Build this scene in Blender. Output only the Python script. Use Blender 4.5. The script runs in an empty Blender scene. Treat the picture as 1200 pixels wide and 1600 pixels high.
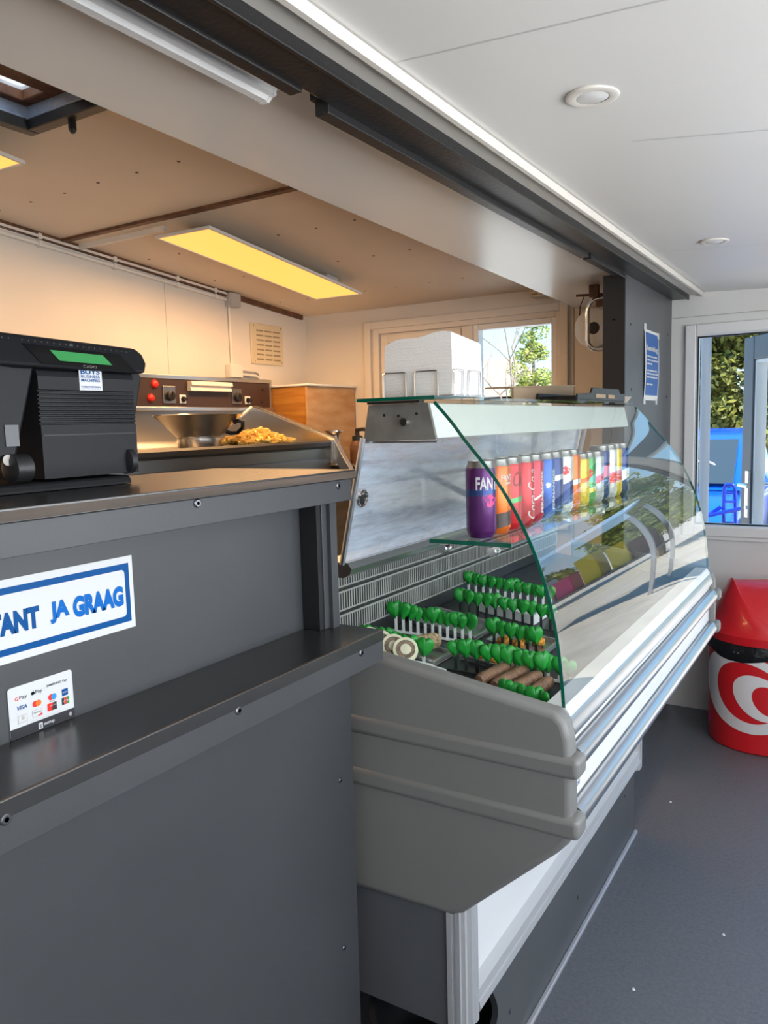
import bpy, bmesh, math, random
from mathutils import Vector, Matrix
random.seed(7)
PI = math.pi
SC = bpy.context.scene
COL = SC.collection
ORG = {}

# ------------------------------------------------------------------ materials
def mat(name, col, rough=.5, metal=0., var=0., vscale=8., bump=0., bscale=60., spec=.5, coat=0., emit=None, estr=0., stretch=None, trans=0., col2=None):
    m = bpy.data.materials.new(name); m.use_nodes = True
    nt = m.node_tree; b = nt.nodes['Principled BSDF']
    c = (*col, 1)
    b.inputs['Base Color'].default_value = c
    b.inputs['Roughness'].default_value = rough
    b.inputs['Metallic'].default_value = metal
    b.inputs['Specular IOR Level'].default_value = spec
    if coat: b.inputs['Coat Weight'].default_value = coat; b.inputs['Coat Roughness'].default_value = .08
    if trans: b.inputs['Transmission Weight'].default_value = trans
    if emit:
        b.inputs['Emission Color'].default_value = (*emit, 1); b.inputs['Emission Strength'].default_value = estr
    tc = nt.nodes.new('ShaderNodeTexCoord')
    src = tc.outputs['Object']
    if stretch:
        mp = nt.nodes.new('ShaderNodeMapping'); mp.inputs['Scale'].default_value = stretch
        nt.links.new(src, mp.inputs['Vector']); src = mp.outputs['Vector']
    if var or col2:
        n = nt.nodes.new('ShaderNodeTexNoise'); n.inputs['Scale'].default_value = vscale; n.inputs['Detail'].default_value = 6
        nt.links.new(src, n.inputs['Vector'])
        r = nt.nodes.new('ShaderNodeValToRGB')
        d = col2 if col2 else tuple(x * (1 - var) for x in col)
        u = col if col2 else tuple(min(1, x * (1 + var)) for x in col)
        r.color_ramp.elements[0].color = (*d, 1); r.color_ramp.elements[1].color = (*u, 1)
        r.color_ramp.elements[0].position = .35; r.color_ramp.elements[1].position = .65
        nt.links.new(n.outputs['Fac'], r.inputs['Fac']); nt.links.new(r.outputs['Color'], b.inputs['Base Color'])
    if bump:
        n2 = nt.nodes.new('ShaderNodeTexNoise'); n2.inputs['Scale'].default_value = bscale; n2.inputs['Detail'].default_value = 4
        nt.links.new(src, n2.inputs['Vector'])
        bp = nt.nodes.new('ShaderNodeBump'); bp.inputs['Strength'].default_value = bump; bp.inputs['Distance'].default_value = .01
        nt.links.new(n2.outputs['Fac'], bp.inputs['Height']); nt.links.new(bp.outputs['Normal'], b.inputs['Normal'])
    return m

def glass(name, tint=(1, 1, 1), ior=1.5, rough=0., haze=0., hazecol=(.8, .85, .9)):
    m = bpy.data.materials.new(name); m.use_nodes = True
    nt = m.node_tree; nt.nodes.clear()
    out = nt.nodes.new('ShaderNodeOutputMaterial')
    tr = nt.nodes.new('ShaderNodeBsdfTransparent'); tr.inputs['Color'].default_value = (*tint, 1)
    gl = nt.nodes.new('ShaderNodeBsdfGlossy'); gl.inputs['Roughness'].default_value = rough
    fr = nt.nodes.new('ShaderNodeFresnel'); fr.inputs['IOR'].default_value = ior
    mx = nt.nodes.new('ShaderNodeMixShader')
    geo = nt.nodes.new('ShaderNodeNewGeometry')           # reflect once, on the outer face of the pane
    ml = nt.nodes.new('ShaderNodeMath'); ml.operation = 'MULTIPLY'
    inv = nt.nodes.new('ShaderNodeMath'); inv.operation = 'SUBTRACT'; inv.inputs[0].default_value = 1
    nt.links.new(geo.outputs['Backfacing'], inv.inputs[1]); nt.links.new(fr.outputs['Fac'], ml.inputs[0]); nt.links.new(inv.outputs[0], ml.inputs[1])
    nt.links.new(ml.outputs[0], mx.inputs['Fac'])
    base = tr.outputs[0]
    if haze:
        df = nt.nodes.new('ShaderNodeBsdfTranslucent' if name == 'skylight' else 'ShaderNodeBsdfDiffuse'); df.inputs['Color'].default_value = (*hazecol, 1)
        tc = nt.nodes.new('ShaderNodeTexCoord'); mp = nt.nodes.new('ShaderNodeMapping'); mp.inputs['Scale'].default_value = (2, 3, 26)
        n = nt.nodes.new('ShaderNodeTexNoise'); n.inputs['Scale'].default_value = 3; n.inputs['Detail'].default_value = 8; n.inputs['Roughness'].default_value = .7
        nt.links.new(tc.outputs['Object'], mp.inputs['Vector']); nt.links.new(mp.outputs['Vector'], n.inputs['Vector'])
        r = nt.nodes.new('ShaderNodeMapRange'); r.inputs['From Min'].default_value = .3; r.inputs['From Max'].default_value = .75
        r.inputs['To Min'].default_value = haze * .35; r.inputs['To Max'].default_value = haze
        nt.links.new(n.outputs['Fac'], r.inputs['Value'])
        m2 = nt.nodes.new('ShaderNodeMixShader'); nt.links.new(r.outputs['Result'], m2.inputs['Fac'])
        nt.links.new(tr.outputs[0], m2.inputs[1]); nt.links.new(df.outputs[0], m2.inputs[2]); base = m2.outputs[0]
    nt.links.new(base, mx.inputs[1]); nt.links.new(gl.outputs[0], mx.inputs[2])
    nt.links.new(mx.outputs[0], out.inputs['Surface'])
    return m

M = {}
M['black_panel'] = mat('black_panel', (.056, .058, .063), .42, var=.06, vscale=3, bump=.03, bscale=300)
M['black_top'] = mat('black_top', (.03, .030, .031), .27, var=.1, vscale=5, spec=.9)
M['edge_brown'] = mat('edge_brown', (.085, .06, .045), .6, var=.3, vscale=60, stretch=(1, .05, 1))
M['white_wall'] = mat('white_wall', (.78, .77, .75), .55, var=.02, vscale=2)
M['kitchen_wall'] = mat('kitchen_wall', (.80, .74, .66), .5, var=.03, vscale=2)
M['kitchen_ceiling'] = mat('kitchen_ceiling', (.80, .67, .53), .45, var=.06, vscale=1.5)
M['white_ceiling'] = mat('white_ceiling', (.86, .85, .83), .45, var=.015, vscale=1.2)
M['soffit'] = mat('soffit', (.86, .83, .78), .28, var=.03, vscale=1.5)
M['cream'] = mat('cream', (.80, .76, .70), .5)
M['black_beam'] = mat('black_beam', (.017, .017, .018), .4, bump=.12, bscale=90)
M['dark_grey'] = mat('dark_grey', (.105, .11, .12), .4, var=.06, vscale=4)
M['near_black'] = mat('near_black', (.012, .012, .013), .45)
M['floor'] = mat('floor', (.165, .175, .2), .34, col2=(.13, .138, .16), vscale=90, bump=.35, bscale=260)
M['wood_brown'] = mat('wood_brown', (.13, .055, .025), .55, var=.35, vscale=20)
M['pine'] = mat('pine', (.62, .40, .22), .4, col2=(.50, .27, .11), vscale=5, stretch=(1, 1, 3.5))
M['orange_ply'] = mat('orange_ply', (.60, .27, .05), .4, col2=(.42, .16, .025), vscale=6, stretch=(.6, .6, 6))
M['steel'] = mat('steel', (.62, .60, .57), .28, 1., bump=.04, bscale=200, stretch=(1, .05, 1))
M['steel_dark'] = mat('steel_dark', (.30, .29, .28), .35, 1.)
M['chrome'] = mat('chrome', (.8, .8, .8), .12, 1.)
M['alu'] = mat('alu', (.62, .63, .66), .3, 1.)
M['alu_matte'] = mat('alu_matte', (.7, .71, .73), .45, .6)
M['counter_grey'] = mat('counter_grey', (.20, .197, .19), .42, bump=.03, bscale=400)
M['cab_white'] = mat('cab_white', (.82, .83, .84), .35)
M['canopy_grey'] = mat('canopy_grey', (.21, .205, .19), .5, .3, var=.15, vscale=25)
M['canopy_white'] = mat('canopy_white', (.70, .74, .70), .4)
M['glass'] = glass('glass', (.975, .995, .985), 2.0)
M['glass_top'] = glass('glass_top', (.95, .99, .97), 1.5)
M['pane'] = glass('pane', (.99, 1, 1), 1.2)
M['acrylic'] = glass('acrylic', (.85, .9, .95), 1.5, .08, .82, (.74, .81, .95))
M['green_edge'] = mat('green_edge', (.0, .10, .06), .15, coat=.5)
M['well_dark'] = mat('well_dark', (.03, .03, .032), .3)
M['grille'] = mat('grille', (.34, .335, .31), .4)
M['leaf_green'] = mat('leaf_green', (.010, .26, .028), .38, var=.18, vscale=30)
M['white_plastic'] = mat('white_plastic', (.85, .85, .84), .35)
M['black_plastic'] = mat('black_plastic', (.018, .018, .02), .38, bump=.05, bscale=500)
M['pos_plastic'] = mat('pos_plastic', (.009, .0095, .012), .5, spec=.3, bump=.04, bscale=700)
M['pos_gloss'] = mat('pos_gloss', (.008, .008, .009), .12)
M['lcd'] = mat('lcd', (.05, .30, .09), .3, emit=(.1, .6, .2), estr=.0)
M['red'] = mat('red', (.70, .012, .02), .32, coat=.3)
M['red_lamp'] = mat('red_lamp', (.85, .03, .02), .3)
M['bin_white'] = mat('bin_white', (.82, .82, .84), .35)
M['bag'] = mat('bag', (.01, .011, .014), .25, bump=.8, bscale=25)
M['napkin'] = mat('napkin', (.84, .83, .81), .8, bump=.25, bscale=260)
M['paper'] = mat('paper', (.86, .85, .82), .85, bump=.2, bscale=100)
M['sign_white'] = mat('sign_white', (.66, .67, .68), .4, spec=.15)
M['sign_blue'] = mat('sign_blue', (.0, .075, .27), .4, spec=.15)
M['sign_blue2'] = mat('sign_blue2', (.0, .13, .48), .4, spec=.15)
M['poster_blue'] = mat('poster_blue', (.02, .12, .42), .45)
M['tape'] = mat('tape', (.7, .7, .68), .4)
M['ink'] = mat('ink', (.02, .02, .025), .5)
M['orange'] = mat('orange', (.80, .18, .02), .35)
M['cyan'] = mat('cyan', (.03, .28, .75), .35)
M['screw'] = mat('screw', (.25, .26, .28), .3, 1.)
M['vent'] = mat('vent', (.74, .62, .42), .5)
M['vent_dark'] = mat('vent_dark', (.35, .26, .15), .6)
M['conduit'] = mat('conduit', (.82, .77, .70), .4)
M['jbox'] = mat('jbox', (.50, .47, .44), .5)
M['brown_panel'] = mat('brown_panel', (.055, .03, .024), .4)
M['lampface'] = mat('lampface', (.9, .6, .2), .5, emit=(1., .47, .09), estr=1.05)
M['lampframe'] = mat('lampframe', (.75, .72, .68), .4)
M['tube'] = mat('tube', (.84, .84, .84), .35)
M['fries'] = mat('fries', (.90, .60, .17), .55, var=.2, vscale=40)
M['sausage'] = mat('sausage', (.24, .125, .075), .5, var=.25, vscale=60, bump=.4, bscale=150)
M['crumb'] = mat('crumb', (.50, .36, .20), .8, var=.4, vscale=120, bump=1., bscale=140)
M['orange_crumb'] = mat('orange_crumb', (.78, .33, .04), .8, var=.3, vscale=120, bump=1., bscale=160)
M['rind'] = mat('rind', (.74, .70, .50), .5, var=.1, vscale=40)
M['meat'] = mat('meat', (.24, .17, .12), .6, var=.4, vscale=90, bump=.5, bscale=200)
M['tray'] = mat('tray', (.55, .55, .54), .25, .8)
M['doily'] = mat('doily', (.85, .85, .83), .7, bump=.4, bscale=120)
M['asphalt'] = mat('asphalt', (.66, .60, .50), .9, var=.12, vscale=3, bump=.3, bscale=20)
M['foliage'] = mat('foliage', (.24, .22, .03), .6, col2=(.07, .09, .015), vscale=1.6)
M['foliage_light'] = mat('foliage_light', (.42, .45, .10), .6, col2=(.22, .30, .06), vscale=1.5)
M['bark'] = mat('bark', (.25, .20, .15), .8, var=.3, vscale=10)
M['car_blue'] = mat('car_blue', (.004, .10, .62), .25, coat=.6)
M['car_glass'] = mat('car_glass', (.045, .065, .08), .08, spec=.35)
M['tyre'] = mat('tyre', (.02, .02, .02), .7)
M['truck_blue'] = mat('truck_blue', (.01, .04, .50), .3, coat=.3)
M['anthracite'] = mat('anthracite', (.075, .09, .115), .35)
M['roof_tan'] = mat('roof_tan', (.40, .31, .23), .8, var=.15, vscale=8)
M['house_wall'] = mat('house_wall', (.40, .33, .27), .8)
M['skylight'] = glass('skylight', (.8, .83, .85), 1.4, .2, .5, (.85, .88, .9))
M['sky_frame'] = mat('sky_frame', (.34, .42, .56), .3, var=.25, vscale=15, bump=.2, bscale=40)  # base colour blued and lightened to stand for sky light on the shaft sides
M['post'] = mat('post', (.42, .45, .5), .4)
M['card'] = mat('card', (.34, .24, .15), .7)
M['awning_blue'] = mat('awning_blue', (.45, .68, .85), .6)
M['yellow'] = mat('yellow', (.75, .58, .04), .4)

# ------------------------------------------------------------------ mesh helpers
class MB:
    def __init__(s): s.v = []; s.f = []; s.m = []
    def add(s, vs, fs, mi=0):
        o = len(s.v); s.v += [tuple(v) for v in vs]; s.f += [tuple(i + o for i in f) for f in fs]; s.m += [mi] * len(fs); return s
    def box(s, x0, x1, y0, y1, z0, z1, mi=0, xf=None):
        vs = [(x, y, z) for z in (z0, z1) for y in (y0, y1) for x in (x0, x1)]
        if xf: vs = [xf(*v) for v in vs]
        return s.add(vs, [(0, 2, 3, 1), (4, 5, 7, 6), (0, 1, 5, 4), (2, 6, 7, 3), (0, 4, 6, 2), (1, 3, 7, 5)], mi)
    def prism(s, pts, a0, a1, axis='y', mi=0, cap=True):
        n = len(pts)
        def P(p, a): return {'y': (p[0], a, p[1]), 'x': (a, p[0], p[1]), 'z': (p[0], p[1], a)}[axis]
        vs = [P(p, a0) for p in pts] + [P(p, a1) for p in pts]
        fs = [(i, (i + 1) % n, n + (i + 1) % n, n + i) for i in range(n)]
        if cap: fs += [tuple(range(n - 1, -1, -1)), tuple(range(n, 2 * n))]
        return s.add(vs, fs, mi)
    def sweep(s, pts, a0, a1, axis='y', mi=0):          # open profile swept, no caps
        n = len(pts)
        def P(p, a): return {'y': (p[0], a, p[1]), 'x': (a, p[0], p[1])}[axis]
        return s.add([P(p, a0) for p in pts] + [P(p, a1) for p in pts], [(i, i + 1, n + i + 1, n + i) for i in range(n - 1)], mi)
    def tube(s, path, r, n=10, mi=0, closed=False, cap=True, radii=None):
        path = [Vector(p) for p in path]; k = len(path); rings = []
        up = None
        for i, p in enumerate(path):
            a = path[i - 1] if (i > 0 or closed) else p; b = path[(i + 1) % k] if (i < k - 1 or closed) else p
            t = (b - a).normalized()
            if up is None:
                up = Vector((0, 0, 1)) if abs(t.z) < .9 else Vector((1, 0, 0))
            u = (up - t * up.dot(t)).normalized(); w = t.cross(u); up = u
            rr = radii[i] if radii else r
            rings.append([p + (u * math.cos(2 * PI * j / n) + w * math.sin(2 * PI * j / n)) * rr for j in range(n)])
        vs = [v for R in rings for v in R]; fs = []
        for i in range(k if closed else k - 1):
            q = (i + 1) % k
            fs += [(i * n + j, i * n + (j + 1) % n, q * n + (j + 1) % n, q * n + j) for j in range(n)]
        if cap and not closed: fs += [tuple(range(n - 1, -1, -1)), tuple((k - 1) * n + j for j in range(n))]
        return s.add(vs, fs, mi)
    def lathe(s, prof, c, n=32, axis='z', mi=0, cap0=True, cap1=True):
        def P(r, h, a):
            x, y = r * math.cos(a), r * math.sin(a)
            return {'z': (c[0] + x, c[1] + y, c[2] + h), 'x': (c[0] + h, c[1] + x, c[2] + y), 'y': (c[0] + x, c[1] + h, c[2] + y)}[axis]
        k = len(prof); vs = [P(r, h, 2 * PI * j / n) for r, h in prof for j in range(n)]
        fs = [(i * n + j, i * n + (j + 1) % n, (i + 1) * n + (j + 1) % n, (i + 1) * n + j) for i in range(k - 1) for j in range(n)]
        if cap0: fs.append(tuple(range(n - 1, -1, -1)))
        if cap1: fs.append(tuple((k - 1) * n + j for j in range(n)))
        return s.add(vs, fs, mi)
    def build(s, name, m, parent=None, org=None, bev=0, seg=2, smooth=False, solid=0):
        if org is None: org = ORG[parent.name] if parent else Vector((0, 0, 0))
        org = Vector(org)
        me = bpy.data.meshes.new(name)
        me.from_pydata([Vector(v) - org for v in s.v], [], s.f)
        ms = m if isinstance(m, (list, tuple)) else [m]
        for x in ms: me.materials.append(M[x] if isinstance(x, str) else x)
        if len(ms) > 1: me.polygons.foreach_set('material_index', s.m)
        bm = bmesh.new(); bm.from_mesh(me); bmesh.ops.recalc_face_normals(bm, faces=bm.faces); bm.to_mesh(me); bm.free()
        if smooth:
            me.polygons.foreach_set('use_smooth', [True] * len(me.polygons))
            try: me.set_sharp_from_angle(angle=math.radians(40))
            except Exception: pass
        o = bpy.data.objects.new(name, me); COL.objects.link(o)
        if parent: o.parent = parent
        else: o.location = org
        ORG[o.name] = org
        if solid:
            md = o.modifiers.new('thick', 'SOLIDIFY'); md.thickness = solid; md.offset = 0
        if bev:
            md = o.modifiers.new('bev', 'BEVEL'); md.width = bev; md.segments = seg; md.limit_method = 'ANGLE'; md.angle_limit = .6
            md.harden_normals = False
        return o

def thing(name, label, cat, loc, group=None):
    o = bpy.data.objects.new(name, None); COL.objects.link(o); o.location = loc; o.empty_display_size = .05
    ORG[o.name] = Vector(loc); tag(o, label, cat, group); return o
def tag(o, label, cat=None, group=None, kind=None):
    if label: o['label'] = label
    if cat: o['category'] = cat
    if group: o['group'] = group
    if kind: o['kind'] = kind
    return o
def struct(name, mb, m, label=None, **k):
    o = mb.build(name, m, **k); o['kind'] = 'structure'
    if label: o['label'] = label
    return o
def dup(root, loc, rz=0., label=None):
    r = root.copy(); COL.objects.link(r); r.location = loc; r.rotation_euler = (0, 0, rz)
    if label: r['label'] = label
    for ch in list(root.children):
        c = ch.copy(); COL.objects.link(c); c.parent = r
        for g in list(ch.children):
            d = g.copy(); COL.objects.link(d); d.parent = c
    return r

TXT = {}
def text2d(s, off=0., shear=0.):
    key = (s, off, shear)
    if key in TXT: return TXT[key]
    cu = bpy.data.curves.new('t', 'FONT'); cu.body = s; cu.size = 1; cu.offset = off; cu.shear = shear; cu.resolution_u = 4
    ob = bpy.data.objects.new('t', cu); COL.objects.link(ob)
    dg = bpy.context.evaluated_depsgraph_get(); dg.update()
    me = bpy.data.meshes.new_from_object(ob.evaluated_get(dg))
    vs = [(v.co.x, v.co.y) for v in me.vertices]; fs = [tuple(p.vertices) for p in me.polygons]
    bpy.data.objects.remove(ob); bpy.data.curves.remove(cu); bpy.data.meshes.remove(me)
    TXT[key] = (vs, fs); return TXT[key]
def add_text(mb, s, fn, width=None, height=None, x0=0., y0=0., align='l', off=0., shear=0., mi=0):
    vs, fs = text2d(s, off, shear)
    if not vs: return
    a = min(v[0] for v in vs); b = max(v[0] for v in vs); c = min(v[1] for v in vs); d = max(v[1] for v in vs)
    sy = height / (d - c) if height else width / (b - a)
    sx = width / (b - a) if width else sy
    w = (b - a) * sx
    dx = {'l': 0, 'c': -w / 2, 'r': -w}[align]
    mb.add([fn(x0 + dx + (v[0] - a) * sx, y0 + (v[1] - c) * sy) for v in vs], fs, mi)
def rrect(u0, u1, v0, v1, r, n=5):
    pts = []
    for cx, cy, a in ((u1 - r, v1 - r, 0), (u0 + r, v1 - r, PI / 2), (u0 + r, v0 + r, PI), (u1 - r, v0 + r, 1.5 * PI)):
        pts += [(cx + r * math.cos(a + PI / 2 * i / n), cy + r * math.sin(a + PI / 2 * i / n)) for i in range(n + 1)]
    return pts

# ================================================================== SETTING
FL = MB(); FL.box(-3.2, 1.45, -1.7, 4.2, -.1, 0)
struct('floor', FL, 'floor')
b = MB(); b.box(-3.15, -.69, 1.5, 2.75, 0, .33); b.box(-3.15, -.94, 2.75, 4.15, 0, .33); b.box(-3.15, -1.0, -1.6, 1.5, 0, .33)
struct('floor_kitchen', b, 'dark_grey')
b = MB(); b.box(-.69, -.668, 1.49, 2.752, 0, .331)
for (y, z) in ((1.59, .115), (2.103, .115), (2.62, .2), (1.55, .25)): b.lathe([(.006, 0), (.006, .003), (.001, .004)], (-.668, y, z), 10, 'x', 0)
struct('baseboard_counter', b, 'dark_grey', bev=.001)
b = MB(); b.box(-.668, -.655, 1.49, 2.76, 0, .012); struct('trim_1', b, 'alu_matte', bev=.003)

# kitchen side walls
def zc(y): return 2.205 + .0884 * (4.15 - y)          # sloping kitchen ceiling
b = MB(); b.add([(-3.12, -1.6, 0), (-3.12, 4.15, 0), (-3.12, 4.15, zc(4.15)), (-3.12, -1.6, zc(-1.6)),
                 (-3.2, -1.6, 0), (-3.2, 4.15, 0), (-3.2, 4.15, zc(4.15)), (-3.2, -1.6, zc(-1.6))],
                [(0, 1, 2, 3), (4, 5, 6, 7), (0, 1, 5, 4), (1, 2, 6, 5), (2, 3, 7, 6), (3, 0, 4, 7)])
struct('wall_left', b, 'kitchen_wall')
b = MB()
for y in (2.95,): b.box(-3.1205, -3.1185, y, y + .002, .4, zc(y) - .02)
struct('trim_2', b, 'jbox')
# far wall, kitchen half, with window opening X -2.58..-1.40, z 1.0..2.08
def wall_y(name, y0, y1, x0, x1, z0, z1, holes, m):
    b = MB(); xs = sorted({x0, x1, *[h[0] for h in holes], *[h[1] for h in holes]}); zs = sorted({z0, z1, *[h[2] for h in holes], *[h[3] for h in holes]})
    for i in range(len(xs) - 1):
        for j in range(len(zs) - 1):
            cx, cz = (xs[i] + xs[i + 1]) / 2, (zs[j] + zs[j + 1]) / 2
            if any(h[0] < cx < h[1] and h[2] < cz < h[3] for h in holes): continue
            b.box(xs[i], xs[i + 1], y0, y1, zs[j], zs[j + 1])
    return struct(name, b, m)
wall_y('wall_far_kitchen', 4.15, 4.25, -3.2, -.89, 0, 2.35, [(-2.60, -1.40, .95, 2.09)], 'kitchen_wall')
wall_y('wall_far', 4.15, 4.25, -.89, 1.45, -.1, 2.2, [(-.755, -.275, .93, 1.92), (-.235, 1.20, -.1, 2.0)], 'white_wall')
b = MB(); b.box(1.4, 1.5, 2.8, 4.25, -.1, 2.2); b.box(1.4, 1.5, -1.7, -1.3, -.1, 2.2); b.box(1.4, 1.5, -1.3, 2.8, -.1, .85); b.box(1.4, 1.5, -1.3, 2.8, 2.0, 2.2)
struct('wall_right', b, 'white_wall')
b = MB(); b.box(-3.2, 1.45, -1.7, -1.6, -.1, 2.8); struct('wall_near', b, 'white_wall')
# window_1 : kitchen window in the far wall
b = MB()
def ring(mb, x0, x1, z0, z1, t, y0, y1, mi=0):
    mb.box(x0, x0 + t, y0, y1, z0, z1, mi); mb.box(x1 - t, x1, y0, y1, z0, z1, mi); mb.box(x0 + t, x1 - t, y0, y1, z0, z0 + t, mi); mb.box(x0 + t, x1 - t, y0, y1, z1 - t, z1, mi)
ring(b, -2.66, -1.37, .90, 2.125, .045, 4.125, 4.15); ring(b, -2.60, -1.40, .95, 2.09, .04, 4.135, 4.25)
b.box(-2.0, -1.93, 4.14, 4.24, .99, 2.05)
w1 = struct('window_1', b, 'kitchen_wall', bev=.004)
b = MB(); ring(b, -1.935, -1.435, .985, 2.055, .035, 4.15, 4.22); b.build('window_frame', 'white_plastic', w1, bev=.003)
b = MB(); b.box(-1.9, -1.47, 4.18, 4.186, 1.02, 2.02); b.build('pane', 'pane', w1)
b = MB(); b.box(-2.56, -2.0, 4.16, 4.22, .99, 2.05); ring(b, -2.55, -2.01, 1.0, 2.04, .05, 4.148, 4.17); b.build('blind_panel', 'kitchen_wall', w1, bev=.003)
b = MB(); b.box(-1.345, -1.341, 4.1485, 4.151, .4, 2.1); struct('trim_3', b, 'vent_dark')
# window_2 : beside the door
b = MB(); ring(b, -.775, -.262, .905, 1.945, .05, 4.125, 4.15); ring(b, -.755, -.275, .93, 1.92, .03, 4.13, 4.25)
b.box(-.80, -.25, 4.135, 4.15, .885, .905)
w2 = struct('window_2', b, 'white_plastic', bev=.005)
b = MB(); b.box(-.722, -.305, 4.18, 4.186, .962, 1.888); b.build('pane', 'pane', w2)
b = MB(); ring(b, -.724, -.303, .96, 1.89, .006, 4.165, 4.18); b.build('seal', 'near_black', w2)
b = MB(); b.box(-.845, 1.4, 4.1465, 4.15, 1.985, 1.988); struct('trim_4', b, 'jbox')
# door_1 : open leaf outside, hinged at the opening's left jamb
b = MB(); b.box(-.235, -.205, 4.14, 4.26, 0, 2.0); b.box(1.15, 1.2, 4.14, 4.26, 0, 2.0); b.box(-.205, 1.15, 4.14, 4.26, 1.965, 2.0)
struct('trim_5', b, 'anthracite', bev=.004)
hx, hy = -.2, 4.30; ang = math.atan2(4.86 - hy, -.572 - hx)
def DL(u, v, z): return (hx + u * math.cos(ang) - v * math.sin(ang), hy + u * math.sin(ang) + v * math.cos(ang), z)
LW = math.hypot(4.86 - hy, -.572 - hx)
b = MB()
for (u0, u1, z0, z1) in ((0, .11, .02, 1.925), (LW - .11, LW, .02, 1.925), (.11, LW - .11, .02, .62), (.11, LW - .11, 1.80, 1.925)): b.box(u0, u1, -.03, .03, z0, z1, 0, DL)
d1 = struct('door_1', b, 'anthracite', org=(hx, hy, 0), bev=.006)
b = MB(); 
for (u0, u1, z0, z1) in ((.11, .13, .62, 1.8), (LW - .13, LW - .11, .62, 1.8), (.13, LW - .13, .62, .64), (.13, LW - .13, 1.78, 1.8)): b.box(u0, u1, -.04, .02, z0, z1, 0, DL)
b.build('glazing_bead', 'white_plastic', d1, bev=.003)
b = MB(); b.box(.13, LW - .13, -.004, .004, .64, 1.78, 0, DL); b.build('pane', 'pane', d1)
b = MB(); b.box(LW - .105, LW - .07, .03, .042, .93, 1.19, 0, DL); b.box(LW - .105, LW - .07, -.042, -.03, .93, 1.19, 0, DL)
for sgn in (1, -1):
    b.tube([DL(LW - .088, sgn * .04, 1.115), DL(LW - .088, sgn * .085, 1.115), DL(LW - .095, sgn * .09, 1.115), DL(LW - .20, sgn * .09, 1.112)], .01, 10)
    b.tube([DL(LW - .088, sgn * .04, .985), DL(LW - .088, sgn * .048, .985)], .011, 10)
b.build('door_handle', 'chrome', d1, bev=.003)

# ceilings -----------------------------------------------------------
SK = (-2.215, -1.42, .75, 1.585)      # skylight opening
b = MB()
def cq(x0, x1, y0, y1):
    vs = [(x0, y0, zc(y0)), (x1, y0, zc(y0)), (x1, y1, zc(y1)), (x0, y1, zc(y1))]
    b.add(vs + [(x, y, z + .06) for x, y, z in vs], [(0, 1, 2, 3), (4, 5, 6, 7), (0, 1, 5, 4), (1, 2, 6, 5), (2, 3, 7, 6), (3, 0, 4, 7)])
cq(-3.2, SK[0], -1.7, 4.25); cq(SK[1], -.95, -1.7, 4.25); cq(SK[0], SK[1], -1.7, SK[2]); cq(SK[0], SK[1], SK[3], 4.25)
struct('ceiling_kitchen', b, 'kitchen_ceiling')
b = MB()
for y0 in (2.335,): b.box(-3.12, -1.3, y0, y0 + .03, zc(y0) - .012, zc(y0) + .002)
struct('trim_6', b, 'wood_brown')
b = MB(); b.add([(-3.12, y, zc(y) - d) for y in (2.0, 4.1) for d in (0, .028)] + [(-3.1, y, zc(y) - d) for y in (2.0, 4.1) for d in (0, .028)],
      [(4, 5, 7, 6), (0, 1, 3, 2), (1, 5, 7, 3), (0, 1, 5, 4), (2, 3, 7, 6), (0, 4, 6, 2)])
struct('trim_7', b, 'wood_brown')
# screw dots in the kitchen ceiling
b = MB()
for y in (1.98, 2.75, 3.2, 3.75):
    for k in range(9):
        x = -3.0 + k * .2; b.lathe([(.006, -.0015), (.006, .001)], (x, y + .004 * (k % 3), zc(y)), 8)
struct('trim_8', b, 'wood_brown')
# skylight
SKZ = zc(SK[3])
sk = thing('skylight', 'square skylight with dark painted frame in the kitchen ceiling', 'skylight', (-1.85, 1.2, SKZ))
b = MB()
z0, z1 = SKZ - .005, SKZ + .052
t = .03
def shaft(x0, x1, y0, y1, za, zb, tk):
    b.box(x0, x0 + tk, y0, y1, za, zb); b.box(x1 - tk, x1, y0, y1, za, zb); b.box(x0 + tk, x1 - tk, y0, y0 + tk, za, zb); b.box(x0 + tk, x1 - tk, y1 - tk, y1, za, zb)
shaft(SK[0], SK[1], SK[2], SK[3], z0 + .02, z1, .02); b.build('shaft', 'sky_frame', sk, bev=.003)
b = MB(); shaft(SK[0] - .02, SK[1] + .02, SK[2] - .02, SK[3] + .02, z0 - .012, z0 + .02, .04); b.build('rail', 'black_beam', sk, bev=.003)
b = MB(); ix = (SK[0] + .045, -2.07, SK[2] + .05, SK[3] - .05)
b.box(SK[0], ix[0], SK[2], SK[3], z1, z1 + .04); b.box(ix[1], SK[1], SK[2], SK[3], z1, z1 + .04); b.box(ix[0], ix[1], SK[2], ix[2], z1, z1 + .04); b.box(ix[0], ix[1], ix[3], SK[3], z1, z1 + .04); b.build('inner_frame', 'wood_brown', sk, bev=.004)
b = MB(); b.box(ix[0], ix[1], ix[2], ix[3], z1 + .03, z1 + .04); b.build('dome', 'skylight', sk)
b = MB(); b.lathe([(.012, 0), (.012, -.025), (.006, -.035)], (-2.03, SK[3] + .01, z0 - .012), 10); b.build('catch', 'near_black', sk)

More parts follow.
